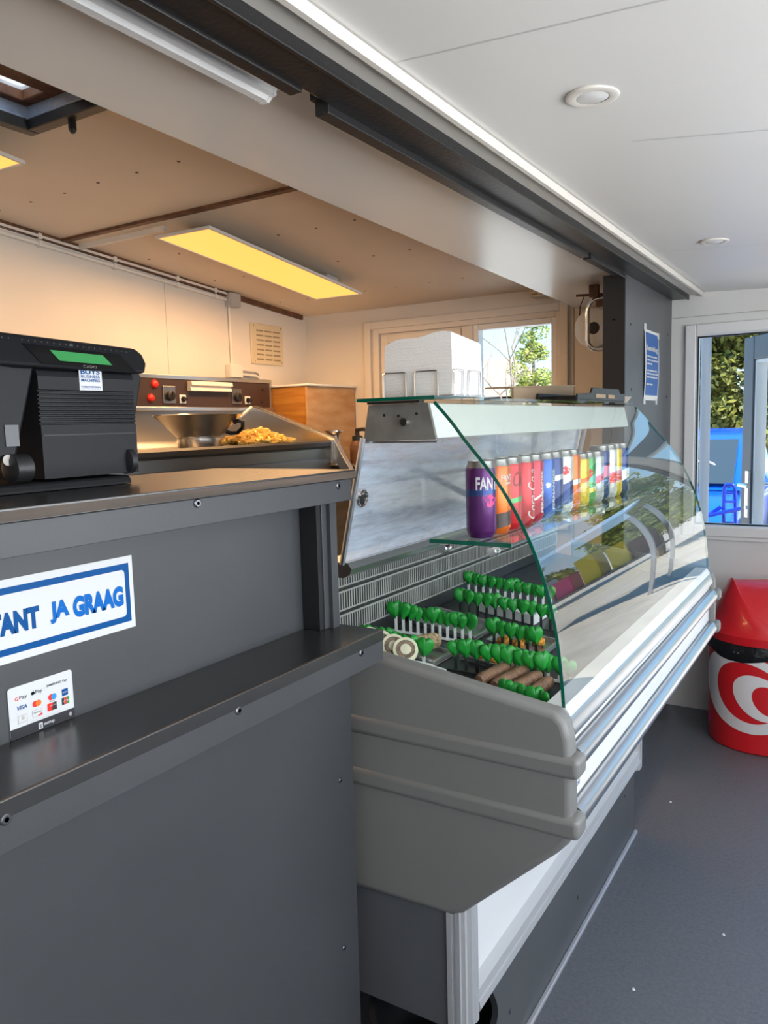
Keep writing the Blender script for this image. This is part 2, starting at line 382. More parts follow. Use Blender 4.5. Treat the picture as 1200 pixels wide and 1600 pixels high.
# customer ceiling, trim strip, black beam, soffit
def zt(x): return 2.1 - .04 * (x + .7)
b = MB(); vs = []
for x in (-.715, 1.5):
    for y in (-1.7, 4.25): vs += [(x, y, zt(x)), (x, y, zt(x) + .05)]
b.add(vs, [(0, 2, 6, 4), (1, 3, 7, 5), (0, 1, 3, 2), (4, 5, 7, 6), (0, 1, 5, 4), (2, 3, 7, 6)])
struct('ceiling', b, 'white_ceiling')
b = MB()
for (xa, ya, xb, yb) in ((-.69, 1.193, 1.4, 1.28), (-.45, 1.78, 1.4, 2.28), (-.69, 3.02, 1.4, 3.3)):
    b.add([(xa, ya, zt(xa) - .0006), (xb, yb, zt(xb) - .0006), (xb, yb + .0035, zt(xb) - .0006), (xa, ya + .0035, zt(xa) - .0006)], [(0, 1, 2, 3)])
struct('trim_9', b, 'tape')
b = MB(); b.prism([(-.715, 2.096), (-.692, 2.096), (-.690, 2.088), (-.697, 2.080), (-.708, 2.080), (-.715, 2.086)], -1.6, 4.15); struct('trim_10', b, 'cream')
b = MB(); b.box(-.765, -.714, -1.6, 4.15, 2.094, 2.12); struct('trim_11', b, 'cream')
b = MB()
b.box(-.845, -.766, -1.6, 4.15, 2.075, 2.16); b.box(-.772, -.764, -1.6, 4.15, 2.07, 2.12)
b.box(-.872, -.845, -1.6, 1.14, 2.070, 2.16); b.box(-.875, -.845, 1.215, 2.77, 2.06, 2.16); b.box(-.875, -.845, 2.80, 3.27, 2.06, 2.16); b.box(-.875, -.845, 1.2, 3.3, 2.082, 2.16)
struct('beam', b, 'black_beam', bev=.002)
b = MB(); vs = []
for y in (-1.6, 4.15):
    z = 2.15 - .0205 * (y - .8)
    vs += [(-1.32, y, z), (-.86, y, z), (-1.32, y, z + .025), (-.86, y, z + .025)]
b.add(vs, [(0, 1, 5, 4), (2, 3, 7, 6), (0, 2, 6, 4), (1, 3, 7, 5), (0, 1, 3, 2), (4, 5, 7, 6)])
struct('ceiling_soffit', b, 'soffit')
b = MB(); b.box(-1.32, -1.30, -1.6, 4.15, 2.165, 2.75); struct('ceiling_upstand', b, 'kitchen_ceiling')
# partition (dark grey) at the far end
b = MB(); b.box(-.935, -.845, 3.27, 4.15, 0, 2.08); pt = struct('wall_partition', b, ['dark_grey'], bev=.002)
b = MB(); b.box(-.9355, -.8455, 3.262, 3.2695, 0, 2.078); struct('trim_12', b, 'near_black', bev=.001)

# roof, and an unseen awning added to keep sun out of the hatch
b = MB(); b.box(-3.4, 2.9, -1.9, 4.45, 2.86, 2.95); b = MB(); b.box(-3.4, -2.4, -1.9, 4.45, 2.86, 2.95); b.box(-1.3, 2.9, -1.9, 4.45, 2.86, 2.95); b.box(-2.4, -1.3, -1.9, .6, 2.86, 2.95); b.box(-2.4, -1.3, 1.8, 4.45, 2.86, 2.95); struct('roof', b, 'dark_grey')
b = MB(); b.box(1.5, 2.9, -1.9, 4.45, 2.2, 2.25); struct('sun_block_awning', b, 'white_wall')

# ================================================================== LIGHT FITTINGS
def led_panel(x, y, rz, label):
    zz = zc(y)
    root = thing('led_panel', label, 'ceiling light', (0, 0, 0), 'amber LED panels on the kitchen ceiling')
    b = MB(); ring_ = ((-.15, -.138), (.138, .15))
    b.box(-.15, -.138, -.6, .6, -.012, 0); b.box(.138, .15, -.6, .6, -.012, 0); b.box(-.138, .138, -.6, -.588, -.012, 0); b.box(-.138, .138, .588, .6, -.012, 0); b.box(-.14, .14, -.59, .59, -.004, 0)
    b.build('frame', 'lampframe', root, bev=.002)
    b = MB(); b.box(-.138, .138, -.588, .588, -.0085, -.006); b.build('diffuser', 'lampface', root)
    b = MB(); b.box(-.09, -.05, -.45, -.35, 0, .045); b.box(.05, .09, .35, .45, 0, .045); b.box(-.06, .06, -.5, .5, .001, .03); b.build('bracket', 'alu_matte', root)
    root.location = (x, y, zz - .05); root.rotation_euler = (math.atan(-.0884), 0, rz)
    return root
led_panel(-2.44, 2.99, math.radians(2.5), 'amber LED panel on the kitchen ceiling nearest the far window')
led_panel(-2.475, 1.05, math.radians(1.5), 'amber LED panel beside the skylight, its corner at the photo edge')
# cable trunk across ceiling to the lamp
cb = MB(); cb.box(-3.1, -2.55, 2.425, 2.445, zc(2.43) - .022, zc(2.43) + .001)
tag(cb.build('cable_trunking', 'conduit', org=(-2.9, 2.43, zc(2.43)), bev=.002), 'white cable trunking running over the kitchen ceiling to the amber panel', 'trunking')
# tube light on soffit
tl = thing('batten_light', 'long white ribbed batten light under the soffit beside the black beam', 'light', (-.95, .7, 2.13))
b = MB(); prof = [(-.925, 2.130), (-.925, 2.112), (-.935, 2.108), (-.935, 2.100), (-.945, 2.098), (-.950, 2.091), (-.966, 2.091), (-.972, 2.098), (-.978, 2.100), (-.978, 2.130)]
b.prism(prof, -.3, 1.172); b.build('housing', 'tube', tl)
b = MB(); b.prism([(x * 1.0 + (.0015 if x > -.95 else -.0015), z - .0015) for x, z in prof], 1.172, 1.180); b.build('end_cap', 'white_plastic', tl)
b = MB(); b.box(-.924, -.921, 1.08, 1.095, 2.105, 2.150); b.build('clip', 'white_plastic', tl)
# downlights
for (x, y, lb) in ((-.45, 1.497, 'round white recessed downlight in the white ceiling, the near large one'), (-.463, 2.935, 'round white recessed downlight in the white ceiling, the far small one')):
    z = zt(x); r = thing('downlight', lb, 'ceiling light', (x, y, z), 'recessed ceiling downlights')
    b = MB(); b.lathe([(.034, .0), (.030, -.004), (.040, -.006), (.047, -.004), (.049, .0)], (x, y, z), 40, cap0=False, cap1=False); b.build('rim', 'cream', r, smooth=True)
    b = MB(); b.lathe([(.033, -.001), (.028, -.0035), (.001, -.004)], (x, y, z), 40); b.build('lens', 'white_plastic', r, smooth=True)
# motion sensor at far wall
s = thing('smoke_sensor', 'small square cream sensor box under the kitchen ceiling above the window', 'sensor', (-1.5, 4.1, 2.17))
b = MB(); b.box(-1.555, -1.445, 4.05, 4.148, 2.155, 2.215); b.build('body', 'vent', s, bev=.006)
b = MB(); b.box(-1.54, -1.51, 4.047, 4.052, 2.163, 2.17); b.box(-1.49, -1.46, 4.047, 4.052, 2.163, 2.17); b.build('slot', 'vent_dark', s)

# ================================================================== LEFT WALL FITTINGS
def zl(y): return 2.353 + (y - 2.056) * (2.239 - 2.353) / (3.411 - 2.056)
for k, (dz, lb) in enumerate(((.018, 'upper white conduit pipe along the top of the kitchen wall'), (-.014, 'lower white conduit pipe along the top of the kitchen wall'))):
    r = thing('conduit', lb, 'pipe', (-3.1, 2.6, zl(2.6)), 'conduits along the kitchen wall')
    b = MB(); b.tube([(-3.107, 1.2, zl(1.2) + dz), (-3.107, 3.40, zl(3.40) + dz)], .0095, 10); b.build('pipe', 'conduit', r, smooth=True)
    for y in (2.22, 2.62, 3.02, 3.3):
        b = MB(); b.box(-3.12, -3.094, y, y + .018, zl(y) + dz - .014, zl(y) + dz + .012); b.build('clip', 'conduit', r, bev=.003)
def jbox(y0, y1, z0, z1, m, lb):
    r = thing('junction_box', lb, 'junction box', (-3.12, (y0 + y1) / 2, z0), 'junction boxes on the kitchen wall')
    b = MB(); b.box(-3.12, -3.075, y0, y1, z0, z1); b.build('body', m, r, bev=.008)
    b = MB(); b.box(-3.076, -3.070, y0 + .004, y1 - .004, z0 + .004, z1 - .004); b.build('cover', m, r, bev=.004)
jbox(3.395, 3.485, 2.185, 2.265, 'jbox', 'grey junction box high on the kitchen wall where the pipes end')
jbox(3.375, 3.475, 1.785, 1.868, 'conduit', 'cream junction box just above the fryer control panel')
vc = thing('vertical_conduit', 'thin vertical white conduit between the two junction boxes', 'pipe', (-3.11, 3.425, 1.87))
b = MB(); b.tube([(-3.11, 3.425, 1.868), (-3.11, 3.42, 2.186)], .0085, 10); b.build('pipe', 'conduit', vc, smooth=True)
b = MB(); path = []
for z, r0 in ((1.84, .03), (1.812, .03)):
    b.tube([(-3.108, 3.475, z), (-3.108, 3.62, z - .004), (-3.108, 3.65, z - .012), (-3.108, 3.668, z - .035), (-3.108, 3.672, z - .09)], .0095, 10)
tag(b.build('bent_conduit', 'conduit', org=(-3.11, 3.5, 1.82), smooth=True), 'pair of bent white conduits leaving the cream junction box', 'pipe')
v = thing('vent_grille', 'cream plastic ventilation grille on the kitchen wall', 'vent', (-3.12, 3.75, 1.88))
b = MB(); b.box(-3.12, -3.108, 3.60, 3.895, 1.88, 2.12); b.build('plate', 'vent', v, bev=.004)
b = MB()
for i in range(3):
    for j in range(7):
        y0 = 3.645 + i * .077; z = 1.905 + j * .028; b.box(-3.1085, -3.1068, y0, y0 + .064, z, z + .009)
b.build('slots', 'vent_dark', v)
for y in (3.625, 3.875):
    for z in (1.895, 2.105): b = MB(); b.lathe([(.005, 0), (.003, .002)], (-3.108, y, z), 8, 'x'); b.build('screw', 'vent_dark', v)

# ================================================================== FRYER RANGE
fr = thing('frying_range', 'stainless steel frying range with brown control panel on the kitchen wall', 'fryer', (-2.8, 2.6, .33))
b = MB(); b.box(-3.1, -2.44, 1.45, 3.40, .33, 1.385); b.box(-2.44, -2.42, 1.45, 3.40, .40, 1.33); b.build('cabinet', 'steel_dark', fr, bev=.004)
b = MB()   # recessed tray with front lip
b.sweep([(-2.99, 1.60), (-2.985, 1.45), (-2.96, 1.415), (-2.45, 1.412), (-2.43, 1.425), (-2.405, 1.425), (-2.398, 1.415), (-2.405, 1.395), (-2.44, 1.385)], 1.45, 3.38); b.build('tray', 'steel_dark', fr, smooth=True)
b = MB(); b.prism([(-3.0, 1.62), (-3.0, 1.39), (-2.40, 1.30), (-2.40, 1.428), (-2.44, 1.445), (-2.93, 1.62)], 3.38, 3.405); b.prism([(-3.0, 1.62), (-2.93, 1.625), (-2.40, 1.436), (-2.36, 1.36), (-2.24, 1.18), (-2.30, 1.17), (-2.44, 1.38), (-3.0, 1.6)], 3.405, 3.44); b.build('side_cheek', 'steel', fr, bev=.003)
b = MB(); b.box(-3.115, -3.004, 1.45, 3.625, 1.60, 1.775); b.build('control_box', 'steel_dark', fr, bev=.003)
b = MB(); b.box(-3.005, -2.999, 1.46, 3.612, 1.617, 1.757); b.build('control_panel', 'brown_panel', fr)
b = MB(); b.box(-3.012, -2.994, 1.45, 3.63, 1.757, 1.778); b.box(-3.01, -2.975, 1.45, 3.63, 1.597, 1.617); b.box(-3.01, -2.995, 3.612, 3.63, 1.6, 1.77); b.build('panel_trim', 'steel', fr, bev=.002)
for (y, z) in ((2.736, 1.729), (2.707, 1.660)):
    b = MB(); b.lathe([(.021, 0), (.021, .004), (.017, .012), (.006, .017)], (-2.999, y, z), 20, 'x'); b.build('indicator_lamp', 'red_lamp', fr, smooth=True)
for (y0, y1) in ((2.785, 2.868), (3.285, 3.364)):
    b = MB(); b.box(-2.999, -2.993, y0, y1, 1.635, 1.722); p = b.build('dial_plate', 'steel_dark', fr, bev=.002)
    b = MB(); c = ((y0 + y1) / 2, 1.672); b.lathe([(.026, 0), (.024, .018), (.018, .022)], (-2.993, c[0], c[1]), 20, 'x'); b.box(-2.972, -2.966, c[0] - .003, c[0] + .003, c[1], c[1] + .02); b.build('dial', 'near_black', p, smooth=True)
for (y0, y1) in ((2.896, 2.940), (3.392, 3.436)):
    b = MB(); b.box(-2.999, -2.994, y0, y1, 1.635, 1.68); p = b.build('switch_plate', 'white_plastic', fr, bev=.002)
    b = MB(); c = ((y0 + y1) / 2, 1.657); b.lathe([(.015, 0), (.013, .01)], (-2.994, c[0], c[1]), 16, 'x'); b.box(-2.984, -2.974, c[0] - .016, c[0] + .016, c[1] - .005, c[1] + .005); b.build('switch_knob', 'near_black', p)
b = MB(); b.prism([(-2.999, 1.750), (-2.965, 1.750), (-2.960, 1.728), (-2.975, 1.726), (-2.968, 1.700), (-2.999, 1.698)], 2.955, 3.262); b.build('hood_handle', 'cream', fr, bev=.003)
for (y, z) in ((3.55, 1.72), (3.54, 1.65)):
    b = MB(); b.lathe([(.009, 0), (.007, .003)], (-2.999, y, z), 12, 'x'); b.build('blank_plug', 'near_black', fr)

# conical sieve pan in the tray
pan = thing('salting_pan', 'steel cone shaped salting pan standing in the fryer tray', 'pan', (-2.62, 2.64, 1.418))
b = MB(); b.lathe([(.098, .0), (.1, .003), (.1, .042), (.096, .046), (.102, .05), (.198, .145), (.205, .147), (.203, .152), (.194, .149), (.095, .05), (.092, .02)], (-2.62, 2.64, 1.418), 48, cap1=False); b.build('bowl', 'steel', pan, smooth=True)
b = MB()
th = math.radians(12)
def PH(r, z, t): return (-2.62 + r * math.cos(t), 2.64 + r * math.sin(t), 1.418 + z)
a0, a1 = math.radians(28), math.radians(52)
b.tube([PH(.165, .108, a0), PH(.185, .118, a0), PH(.205, .112, a0 + .05), PH(.2, .085, a0 + .22), PH(.175, .062, a1 - .1), PH(.145, .062, a1), PH(.125, .07, a1)], .009, 10); b.build('handle', 'near_black', pan, smooth=True)
sc = thing('fries_scoop', 'pale handled scoop leaning out of the salting pan over the fries', 'scoop', (-2.55, 2.78, 1.5))
b = MB(); b.tube([(-2.57, 2.73, 1.475), (-2.52, 2.90, 1.60)], .009, 10); b.build('handle', 'cream', sc, smooth=True)
b = MB(); b.prism([(2.66, 1.44), (2.73, 1.46), (2.735, 1.50), (2.67, 1.475)], -2.62, -2.54, 'x'); b.build('blade', 'steel', sc, bev=.004)

# fries
fm = []
for k in range(5):
    L = .055 + .012 * k; r = .0055; bend = (k - 2) * .004
    b = MB(); n = 5; vs = []
    for i in range(n):
        x = -L / 2 + L * i / (n - 1); zz = bend * (1 - (2 * i / (n - 1) - 1) ** 2)
        vs += [(x, -r, zz - r), (x, r, zz - r), (x, r, zz + r), (x, -r, zz + r)]
    fs = [(i * 4 + j, i * 4 + (j + 1) % 4, (i + 1) * 4 + (j + 1) % 4, (i + 1) * 4 + j) for i in range(n - 1) for j in range(4)] + [(3, 2, 1, 0), tuple(4 * (n - 1) + j for j in range(4))]
    me = bpy.data.meshes.new('french_fry'); me.from_pydata(vs, [], fs); me.materials.append(M['fries']); fm.append(me)
for i in range(190):
    o = bpy.data.objects.new('french_fry', fm[i % 5]); COL.objects.link(o)
    a = random.random() * 2 * PI; rr = math.sqrt(random.random())
    h = max(0, 1 - rr) * .072
    x = -2.62 + rr * .14 * math.cos(a); y = 3.03 + rr * .215 * math.sin(a)
    lvl = random.random() ** .6 if i > 60 else 1
    o.location = (x, y, 1.424 + h * lvl + .004)
    o.rotation_euler = (random.uniform(-.25, .25), random.uniform(-.3, .3) if h > .01 else random.uniform(-.05, .05), random.random() * PI)
    tag(o, 'golden french fry in the pile on the fryer tray', 'french fry', 'french fries piled on the fryer tray')

# wooden cupboard in the corner
bx = thing('wooden_box', 'tall varnished plywood box with white lid in the kitchen corner', 'box', (-2.92, 3.88, .33))
b = MB(); b.box(-3.10, -2.76, 3.645, 4.13, .33, 1.733); b.build('carcass', 'orange_ply', bx, bev=.003)
b = MB(); b.box(-2.76, -2.745, 3.64, 4.135, .33, 1.733); b.build('side_board', 'pine', bx, bev=.002)
b = MB(); b.box(-3.105, -2.735, 3.635, 4.14, 1.733, 1.747); b.build('lid', 'white_plastic', bx, bev=.004)
# worktop with utensil pots, in front of the box
wt = thing('work_table', 'steel work table between the fryer and the far window', 'table', (-2.4, 3.75, .33))
b = MB(); b.box(-2.72, -1.9, 3.45, 4.1, 1.25, 1.29); b.build('table_top', 'steel_dark', wt, bev=.004)
for (x, y) in ((-2.68, 3.5), (-1.94, 3.5), (-2.68, 4.05), (-1.94, 4.05)):
    b = MB(); b.box(x - .02, x + .02, y - .02, y + .02, .33, 1.25); b.build('leg', 'steel', wt)
t_ = thing('utensil_pot', 'slim steel pot with flared rim standing on the work table', 'pot', (-2.55, 3.62, 1.29))
b = MB(); b.lathe([(.032, 0), (.034, .005), (.034, .155), (.036, .165), (.052, .178), (.052, .184), (.034, .172), (.03, .02)], (-2.55, 3.62, 1.29), 24, cap1=False); b.build('body', 'steel', t_, smooth=True)
k_ = thing('sauce_pump', 'black sauce pump on a brown bottle beside the steel pot', 'dispenser', (-2.42, 3.66, 1.29))
b = MB(); b.lathe([(.042, 0), (.044, .01), (.044, .10), (.03, .125)], (-2.42, 3.66, 1.29), 20); b.build('bottle', 'wood_brown', k_, smooth=True)
b = MB(); b.lathe([(.03, .125), (.03, .15), (.012, .155), (.012, .19)], (-2.42, 3.66, 1.29), 16); b.tube([(-2.42, 3.66, 1.475), (-2.36, 3.64, 1.478), (-2.335, 3.63, 1.465)], .01, 8); b.build('pump', 'near_black', k_, smooth=True)

# ================================================================== SERVICE COUNTER (black)
ct = thing('service_counter', 'long dark grey panelled service counter with bag shelf, left foreground', 'counter', (-.95, .35, 0))
CY0, CY1 = -1.2, 1.19
b = MB(); b.box(-.84, -.82, CY0, CY1, 0, 1.10); b.build('lower_panel', 'black_panel', ct, bev=.001)
b = MB(); b.box(-1.10, -.84, CY1 - .02, CY1, .33, 1.40); b.box(-.89, -.84, CY1 - .02, CY1, 0, 1.1); b.build('end_panel', 'black_panel', ct)
b = MB(); b.box(-.905, -.89, CY0, CY1 - .02, 1.10, 1.40); b.build('back_panel', 'black_panel', ct)
b = MB(); b.box(-.89, -.75, CY0, 1.203, 1.102, 1.122); b.build('bag_shelf', ['black_top'], ct, bev=.001)
b = MB(); b.box(-.7545, -.7505, CY0, 1.203, 1.1155, 1.1228); b.build('shelf_edge', 'edge_brown', ct)
b = MB(); b.box(-.77, -.752, CY0, 1.203, 1.064, 1.1155); b.build('shelf_apron', 'black_panel', ct, bev=.001)
b = MB(); b.box(-.868, -.848, 1.155, 1.203, 1.1225, 1.366); b.box(-.889, -.868, 1.158, 1.19, 1.1225, 1.366); b.build('stile', 'black_panel', ct, bev=.001)
b = MB(); b.box(-.889, -.851, 1.142, 1.155, 1.1225, 1.366); b.build('stile_batten', 'near_black', ct)
b = MB(); b.box(-.835, -.815, CY0, 1.207, 1.362, 1.4015); b.build('top_apron', 'black_panel', ct, bev=.001)
b = MB(); b.box(-1.16, -.810, CY0, 1.215, 1.402, 1.4185); b.build('counter_top', 'black_top', ct, bev=.001)
b = MB(); b.box(-.8125, -.8085, CY0, 1.2155, 1.4035, 1.4155); b.build('top_edge', 'edge_brown', ct)
def screw(parent, x, y, z, r=.0065):
    b = MB(); b.lathe([(r, 0), (r, .0015), (r * .75, .003)], (x, y, z), 16, 'x'); b.lathe([(r * .45, .0031), (r * .4, .0031)], (x, y, z), 8, 'x', 1)
    b.build('screw', ['screw', 'near_black'], parent, smooth=False)
for (x, y, z) in ((-.752, .449, 1.101), (-.752, .807, 1.099), (-.752, 1.128, 1.098), (-.815, .81, 1.4 - .005), (-.815, 1.164, 1.392), (-.82, 1.145, .838), (-.82, 1.139, .504), (-.82, 1.15, .2)):
    screw(ct, x, y, z, .0065 if x > -.82 else .0045)
screw(ct, -.848, 1.18, 1.245, .002)

# ---------------- cash sign
sg = thing('cash_sign', 'white sign with blue border and blue lettering on the counter back panel', 'sign', (-.889, .6, 1.22))
def SGm(d): return lambda u, v: (-.8885 + d, u, v)
y0, y1, z0, z1 = .448, .7495, 1.2205, 1.3245
b = MB(); b.box(-.8898, -.8885, y0, y1, z0, z1); b.build('panel', 'sign_white', sg)
b = MB()
o_ = rrect(y0 + .008, y1 - .007, z0 + .010, z1 - .010, .0005, 6); i_ = rrect(y0 + .0155, y1 - .0145, z0 + .0185, z1 - .0185, .006, 6)
n = len(o_); f_ = SGm(.0004)
b.add([f_(*p) for p in o_] + [f_(*p) for p in i_], [(i, (i + 1) % n, n + (i + 1) % n, n + i) for i in range(n)]); b.build('border', 'sign_blue', sg)
b = MB(); add_text(b, 'CONTANT', SGm(.0006), width=.126, height=.029, x0=.598, y0=1.2550, align='r', off=.062); b.build('lettering', 'sign_blue', sg)
b = MB(); add_text(b, 'JA', SGm(.0006), width=.029, height=.029, x0=.6130, y0=1.2550, off=.062); add_text(b, 'GRAAG', SGm(.0006), width=.083, height=.029, x0=.6475, y0=1.2550, off=.062); b.build('lettering', 'sign_blue2', sg)
# ---------------- payment card sticker, standing on the bag shelf
ps = thing('payment_sticker', 'white payment methods card with black footer leaning on the counter panel', 'sign', (-.889, .59, 1.122))
u0, u1, v0, v1 = .5465, .6385, 1.1225, 1.1885
def PSm(d): return lambda u, v: (-.8882 + d, u, v)
b = MB(); b.prism(rrect(u0, u1, v0, v1, .004), -.8892, -.8882, 'x'); b.build('card', 'sign_white', ps)
b = MB(); pts = rrect(u0 - .0001, u1 + .0001, v0 - .0001, v0 + .0135, .0005); b.add([PSm(.0002)(*p) for p in pts], [tuple(range(len(pts)))]); b.build('footer', 'ink', ps)
b = MB(); f_ = PSm(.0005)
H_ = .0048
def PT(s, u, v, h=H_, off=.0, mi=0, w=None, sh=0): add_text(b, s, f_, height=h, width=w, x0=u, y0=v, off=off, mi=mi, shear=sh)
def PR(ua, ub, va, vb, mi, r=.0004, ff=None): pts = rrect(ua, ub, va, vb, r); b.add([(ff or f_)(*p) for p in pts], [tuple(range(len(pts)))], mi)
def PC(u, v, r, mi, ff=None): b.add([(ff or f_)(u + r * math.cos(2 * PI * i / 20), v + r * math.sin(2 * PI * i / 20)) for i in range(20)], [tuple(range(20))], mi)
f3 = PSm(.0007)
PT('G', .5555, 1.1705, .005, .02, 1); PT('Pay', .5615, 1.1695, .0062, 0, 0, .0105)
PC(.5795, 1.1735, .0021, 0); PC(.5808, 1.1735, .0021, 0); PC(.5809, 1.1768, .0007, 0); PT('Pay', .5838, 1.1705, .0062, 0, 0, .0095)
PT('SAMSUNG Pay', .600, 1.1745, .0038, .02, 0, .030)
PT('VISA', .5575, 1.158, .0052, .02, 4, .0135, .2)
PC(.5825, 1.159, .0040, 1); PC(.5868, 1.159, .0040, 2, f3); PC(.605, 1.1605, .0040, 1); PC(.6093, 1.1605, .0040, 3, f3); PT('maestro', .6025, 1.1545, .0013, 0, 0)
PR(.6215, .6305, 1.1565, 1.1655, 4); b.mi = 0
add_text(b, 'AMEX', f3, width=.0075, height=.002, x0=.6222, y0=1.160, mi=5)
PR(.5575, .5705, 1.1405, 1.1505, 6); PR(.5582, .5698, 1.1412, 1.1498, 5, .0004, f3); f4 = PSm(.0009); PC(.564, 1.1468, .0024, 6, f4); add_text(b, 'Diners', f4, width=.008, height=.0018, x0=.56, y0=1.1418, mi=6)
PR(.5775, .5915, 1.1418, 1.1512, 6); PR(.5781, .5909, 1.1424, 1.1506, 5, .0004, f3); add_text(b, 'DISCOVER', f4, width=.011, height=.0019, x0=.579, y0=1.1468, mi=0); b.add([f4(.583, 1.1424), f4(.5909, 1.1424), f4(.5909, 1.1458)], [(0, 1, 2)], 1)
PR(.599, .6125, 1.143, 1.153, 1); b.add([f3(.605, 1.143), f3(.6125, 1.143), f3(.6125, 1.153), f3(.6075, 1.153)], [(0, 1, 2, 3)], 0); add_text(b, 'UnionPay', f4, width=.009, height=.002, x0=.6025, y0=1.1485, mi=5)
for i_, mi in enumerate((0, 1, 7)): PR(.6205 + i_ * .0038, .6238 + i_ * .0038, 1.1445, 1.154, mi)
add_text(b, 'JCB', f4, width=.0102, height=.0022, x0=.6210, y0=1.148, mi=5)
add_text(b, 'payment methods we are happy to accept here', f_, width=.05, height=.0012, x0=.568, y0=1.1375, mi=6)
PR(.5845, .5905, 1.1245, 1.1325, 5, .0005, f3); add_text(b, 'S', f4, height=.005, x0=.5858, y0=1.126, off=.03, mi=0)
add_text(b, 'sumup', f3, height=.0042, x0=.5925, y0=1.1262, off=.02, mi=5)
for k in range(3):
    r0 = .0018 + k * .0016
    pts = [f3(.6275 + r * math.cos(a), 1.1295 + r * math.sin(a)) for r in (r0, r0 + .0008) for a in [(-.6 + 1.2 * i / 6) for i in range(7)]]
    b.add(pts, [(i, i + 1, 7 + i + 1, 7 + i) for i in range(6)], 5)
b.build('lettering', ['ink', 'red_lamp', 'orange', 'cyan', 'sign_blue', 'sign_white', 'jbox', 'leaf_green'], ps)

# ================================================================== CASH REGISTER
po = thing('cash_register', 'black cash register with green customer display on the counter', 'cash register', (-1.03, .74, 1.4185))
PX = -1.0
def lean(z): return -.10 * (z - 1.43)
# base
b = MB(); b.prism([(-.978, 1.419), (-.984, 1.432), (-1.19, 1.436), (-1.19, 1.419)], .60, .838); b.build('base', 'pos_plastic', po, bev=.004)
# printer body with horizontal grooves on its face (faces +X)
prof = [(-1.17, 1.432), (-.985, 1.436), (-.985, 1.490)]
z = 1.512
prof += [(-.985, z - .002)]
for k in range(9):
    zz = z + k * .0058; prof += [(-.985, zz), (-.9885, zz + .0008), (-.9885, zz + .0024), (-.985, zz + .0034)]
prof += [(-.985, 1.580), (-.988, 1.588), (-.998, 1.594), (-1.17, 1.594)]
b = MB(); b.prism(prof, .688, .856); b.build('printer_body', 'pos_plastic', po)
b = MB(); b.box(-.986, -.9842, .690, .853, 1.4965, 1.4985); b.build('seam', 'near_black', po)
# display housing (top) : face leaning back
def wedge(pts, xf, depth):
    n = len(pts); vs = [(xf(z), y, z) for y, z in pts] + [(xf(z) - depth, y, z) for y, z in pts]
    return vs, [tuple(range(n)), tuple(range(2 * n - 1, n - 1, -1))] + [(i, (i + 1) % n, n + (i + 1) % n, n + i) for i in range(n)]
b = MB(); xf = lambda z: -.975 - .55 * (z - 1.594)
b.add(*wedge([(.40, 1.594), (.872, 1.590), (.884, 1.606), (.884, 1.622), (.874, 1.631), (.40, 1.647)], xf, .03)); b.build('display_housing', 'pos_plastic', po, bev=.006, seg=3)
b = MB(); b.add(*wedge([(.40, 1.588), (.878, 1.584), (.885, 1.60), (.885, 1.618), (.872, 1.628), (.40, 1.642)], lambda z: -1.012 - .55 * (z - 1.594), .03)); b.build('monitor', 'pos_plastic', po, bev=.006)
b = MB(); b.add(*wedge([(.690, 1.5965), (.852, 1.592), (.834, 1.6185), (.672, 1.6245)], lambda z: xf(z) + .0015, .003)); b.build('display_window', 'pos_gloss', po)
b = MB(); b.add(*wedge([(.720, 1.6022), (.810, 1.600), (.800, 1.6148), (.711, 1.6172)], lambda z: xf(z) + .0025, .002)); b.build('lcd', 'lcd', po)
b = MB(); add_text(b, 'CASIO', lambda u, v: (xf(v) + .002, u, v), width=.024, height=.0042, x0=.756, y0=1.5935, off=.02); b.build('lettering', 'alu', po)
b = MB()
for k in range(46):
    y = .41 + k * .0098
    zz = 1.6385 - (y - .4) * .0335
    if .52 < y < .526 or .66 < y < .67: continue
    b.lathe([(.0011, .0), (.0011, .0006)], (xf(zz) + .0002, y, zz), 6, 'x')
for y in (.752, .858): b.lathe([(.0032, 0), (.0032, .0008)], (xf(1.6275) + .0004, y, 1.6385 - (y - .4) * .0335), 12, 'x')
b.build('speaker_holes', 'near_black', po)
# side stand wings
b = MB(); b.add(*wedge([(.846, 1.466), (.866, 1.524), (.883, 1.586), (.868, 1.606), (.84, 1.60), (.836, 1.466)], lambda z: -.995, .13)); b.build('stand_wing', 'pos_plastic', po, bev=.004)
b = MB(); b.add(*wedge([(.633, 1.469), (.652, 1.469), (.690, 1.594), (.657, 1.594), (.600, 1.60), (.580, 1.45)], lambda z: -.992, .14)); b.build('stand_wing', 'pos_plastic', po, bev=.004)
b = MB(); b.box(-.9915, -.9905, .637, .657, 1.484, 1.513); b.build('rating_label', 'dark_grey', po)
for (y, w_) in ((.668, .03), (.848, .016)):
    b = MB(); b.lathe([(.012, -w_), (.02, -w_ + .003), (.02, -.003), (.016, 0)], (-.992, y, 1.4535), 20, 'y'); b.build('hinge_knob', 'black_plastic', po, smooth=True)
b = MB(); b.lathe([(.0075, 0), (.0075, .001)], (-.99, .637, 1.4655), 16, 'x'); b.build('round_sticker', 'jbox', po)
stf = lambda d: (lambda u, v: (-.9845 + d, u, v))
b = MB(); b.box(-.9852, -.9845, .756, .796, 1.562, 1.594); b.build('dealer_sticker', 'sign_white', po)
b = MB()
add_text(b, 'BUYS', stf(.0004), width=.034, height=.0075, x0=.7585, y0=1.5855, off=.03)
add_text(b, 'BUSINESS', stf(.0004), width=.033, height=.0045, x0=.759, y0=1.580, off=.02); add_text(b, 'MACHINES', stf(.0004), width=.033, height=.0045, x0=.759, y0=1.5745, off=.02)
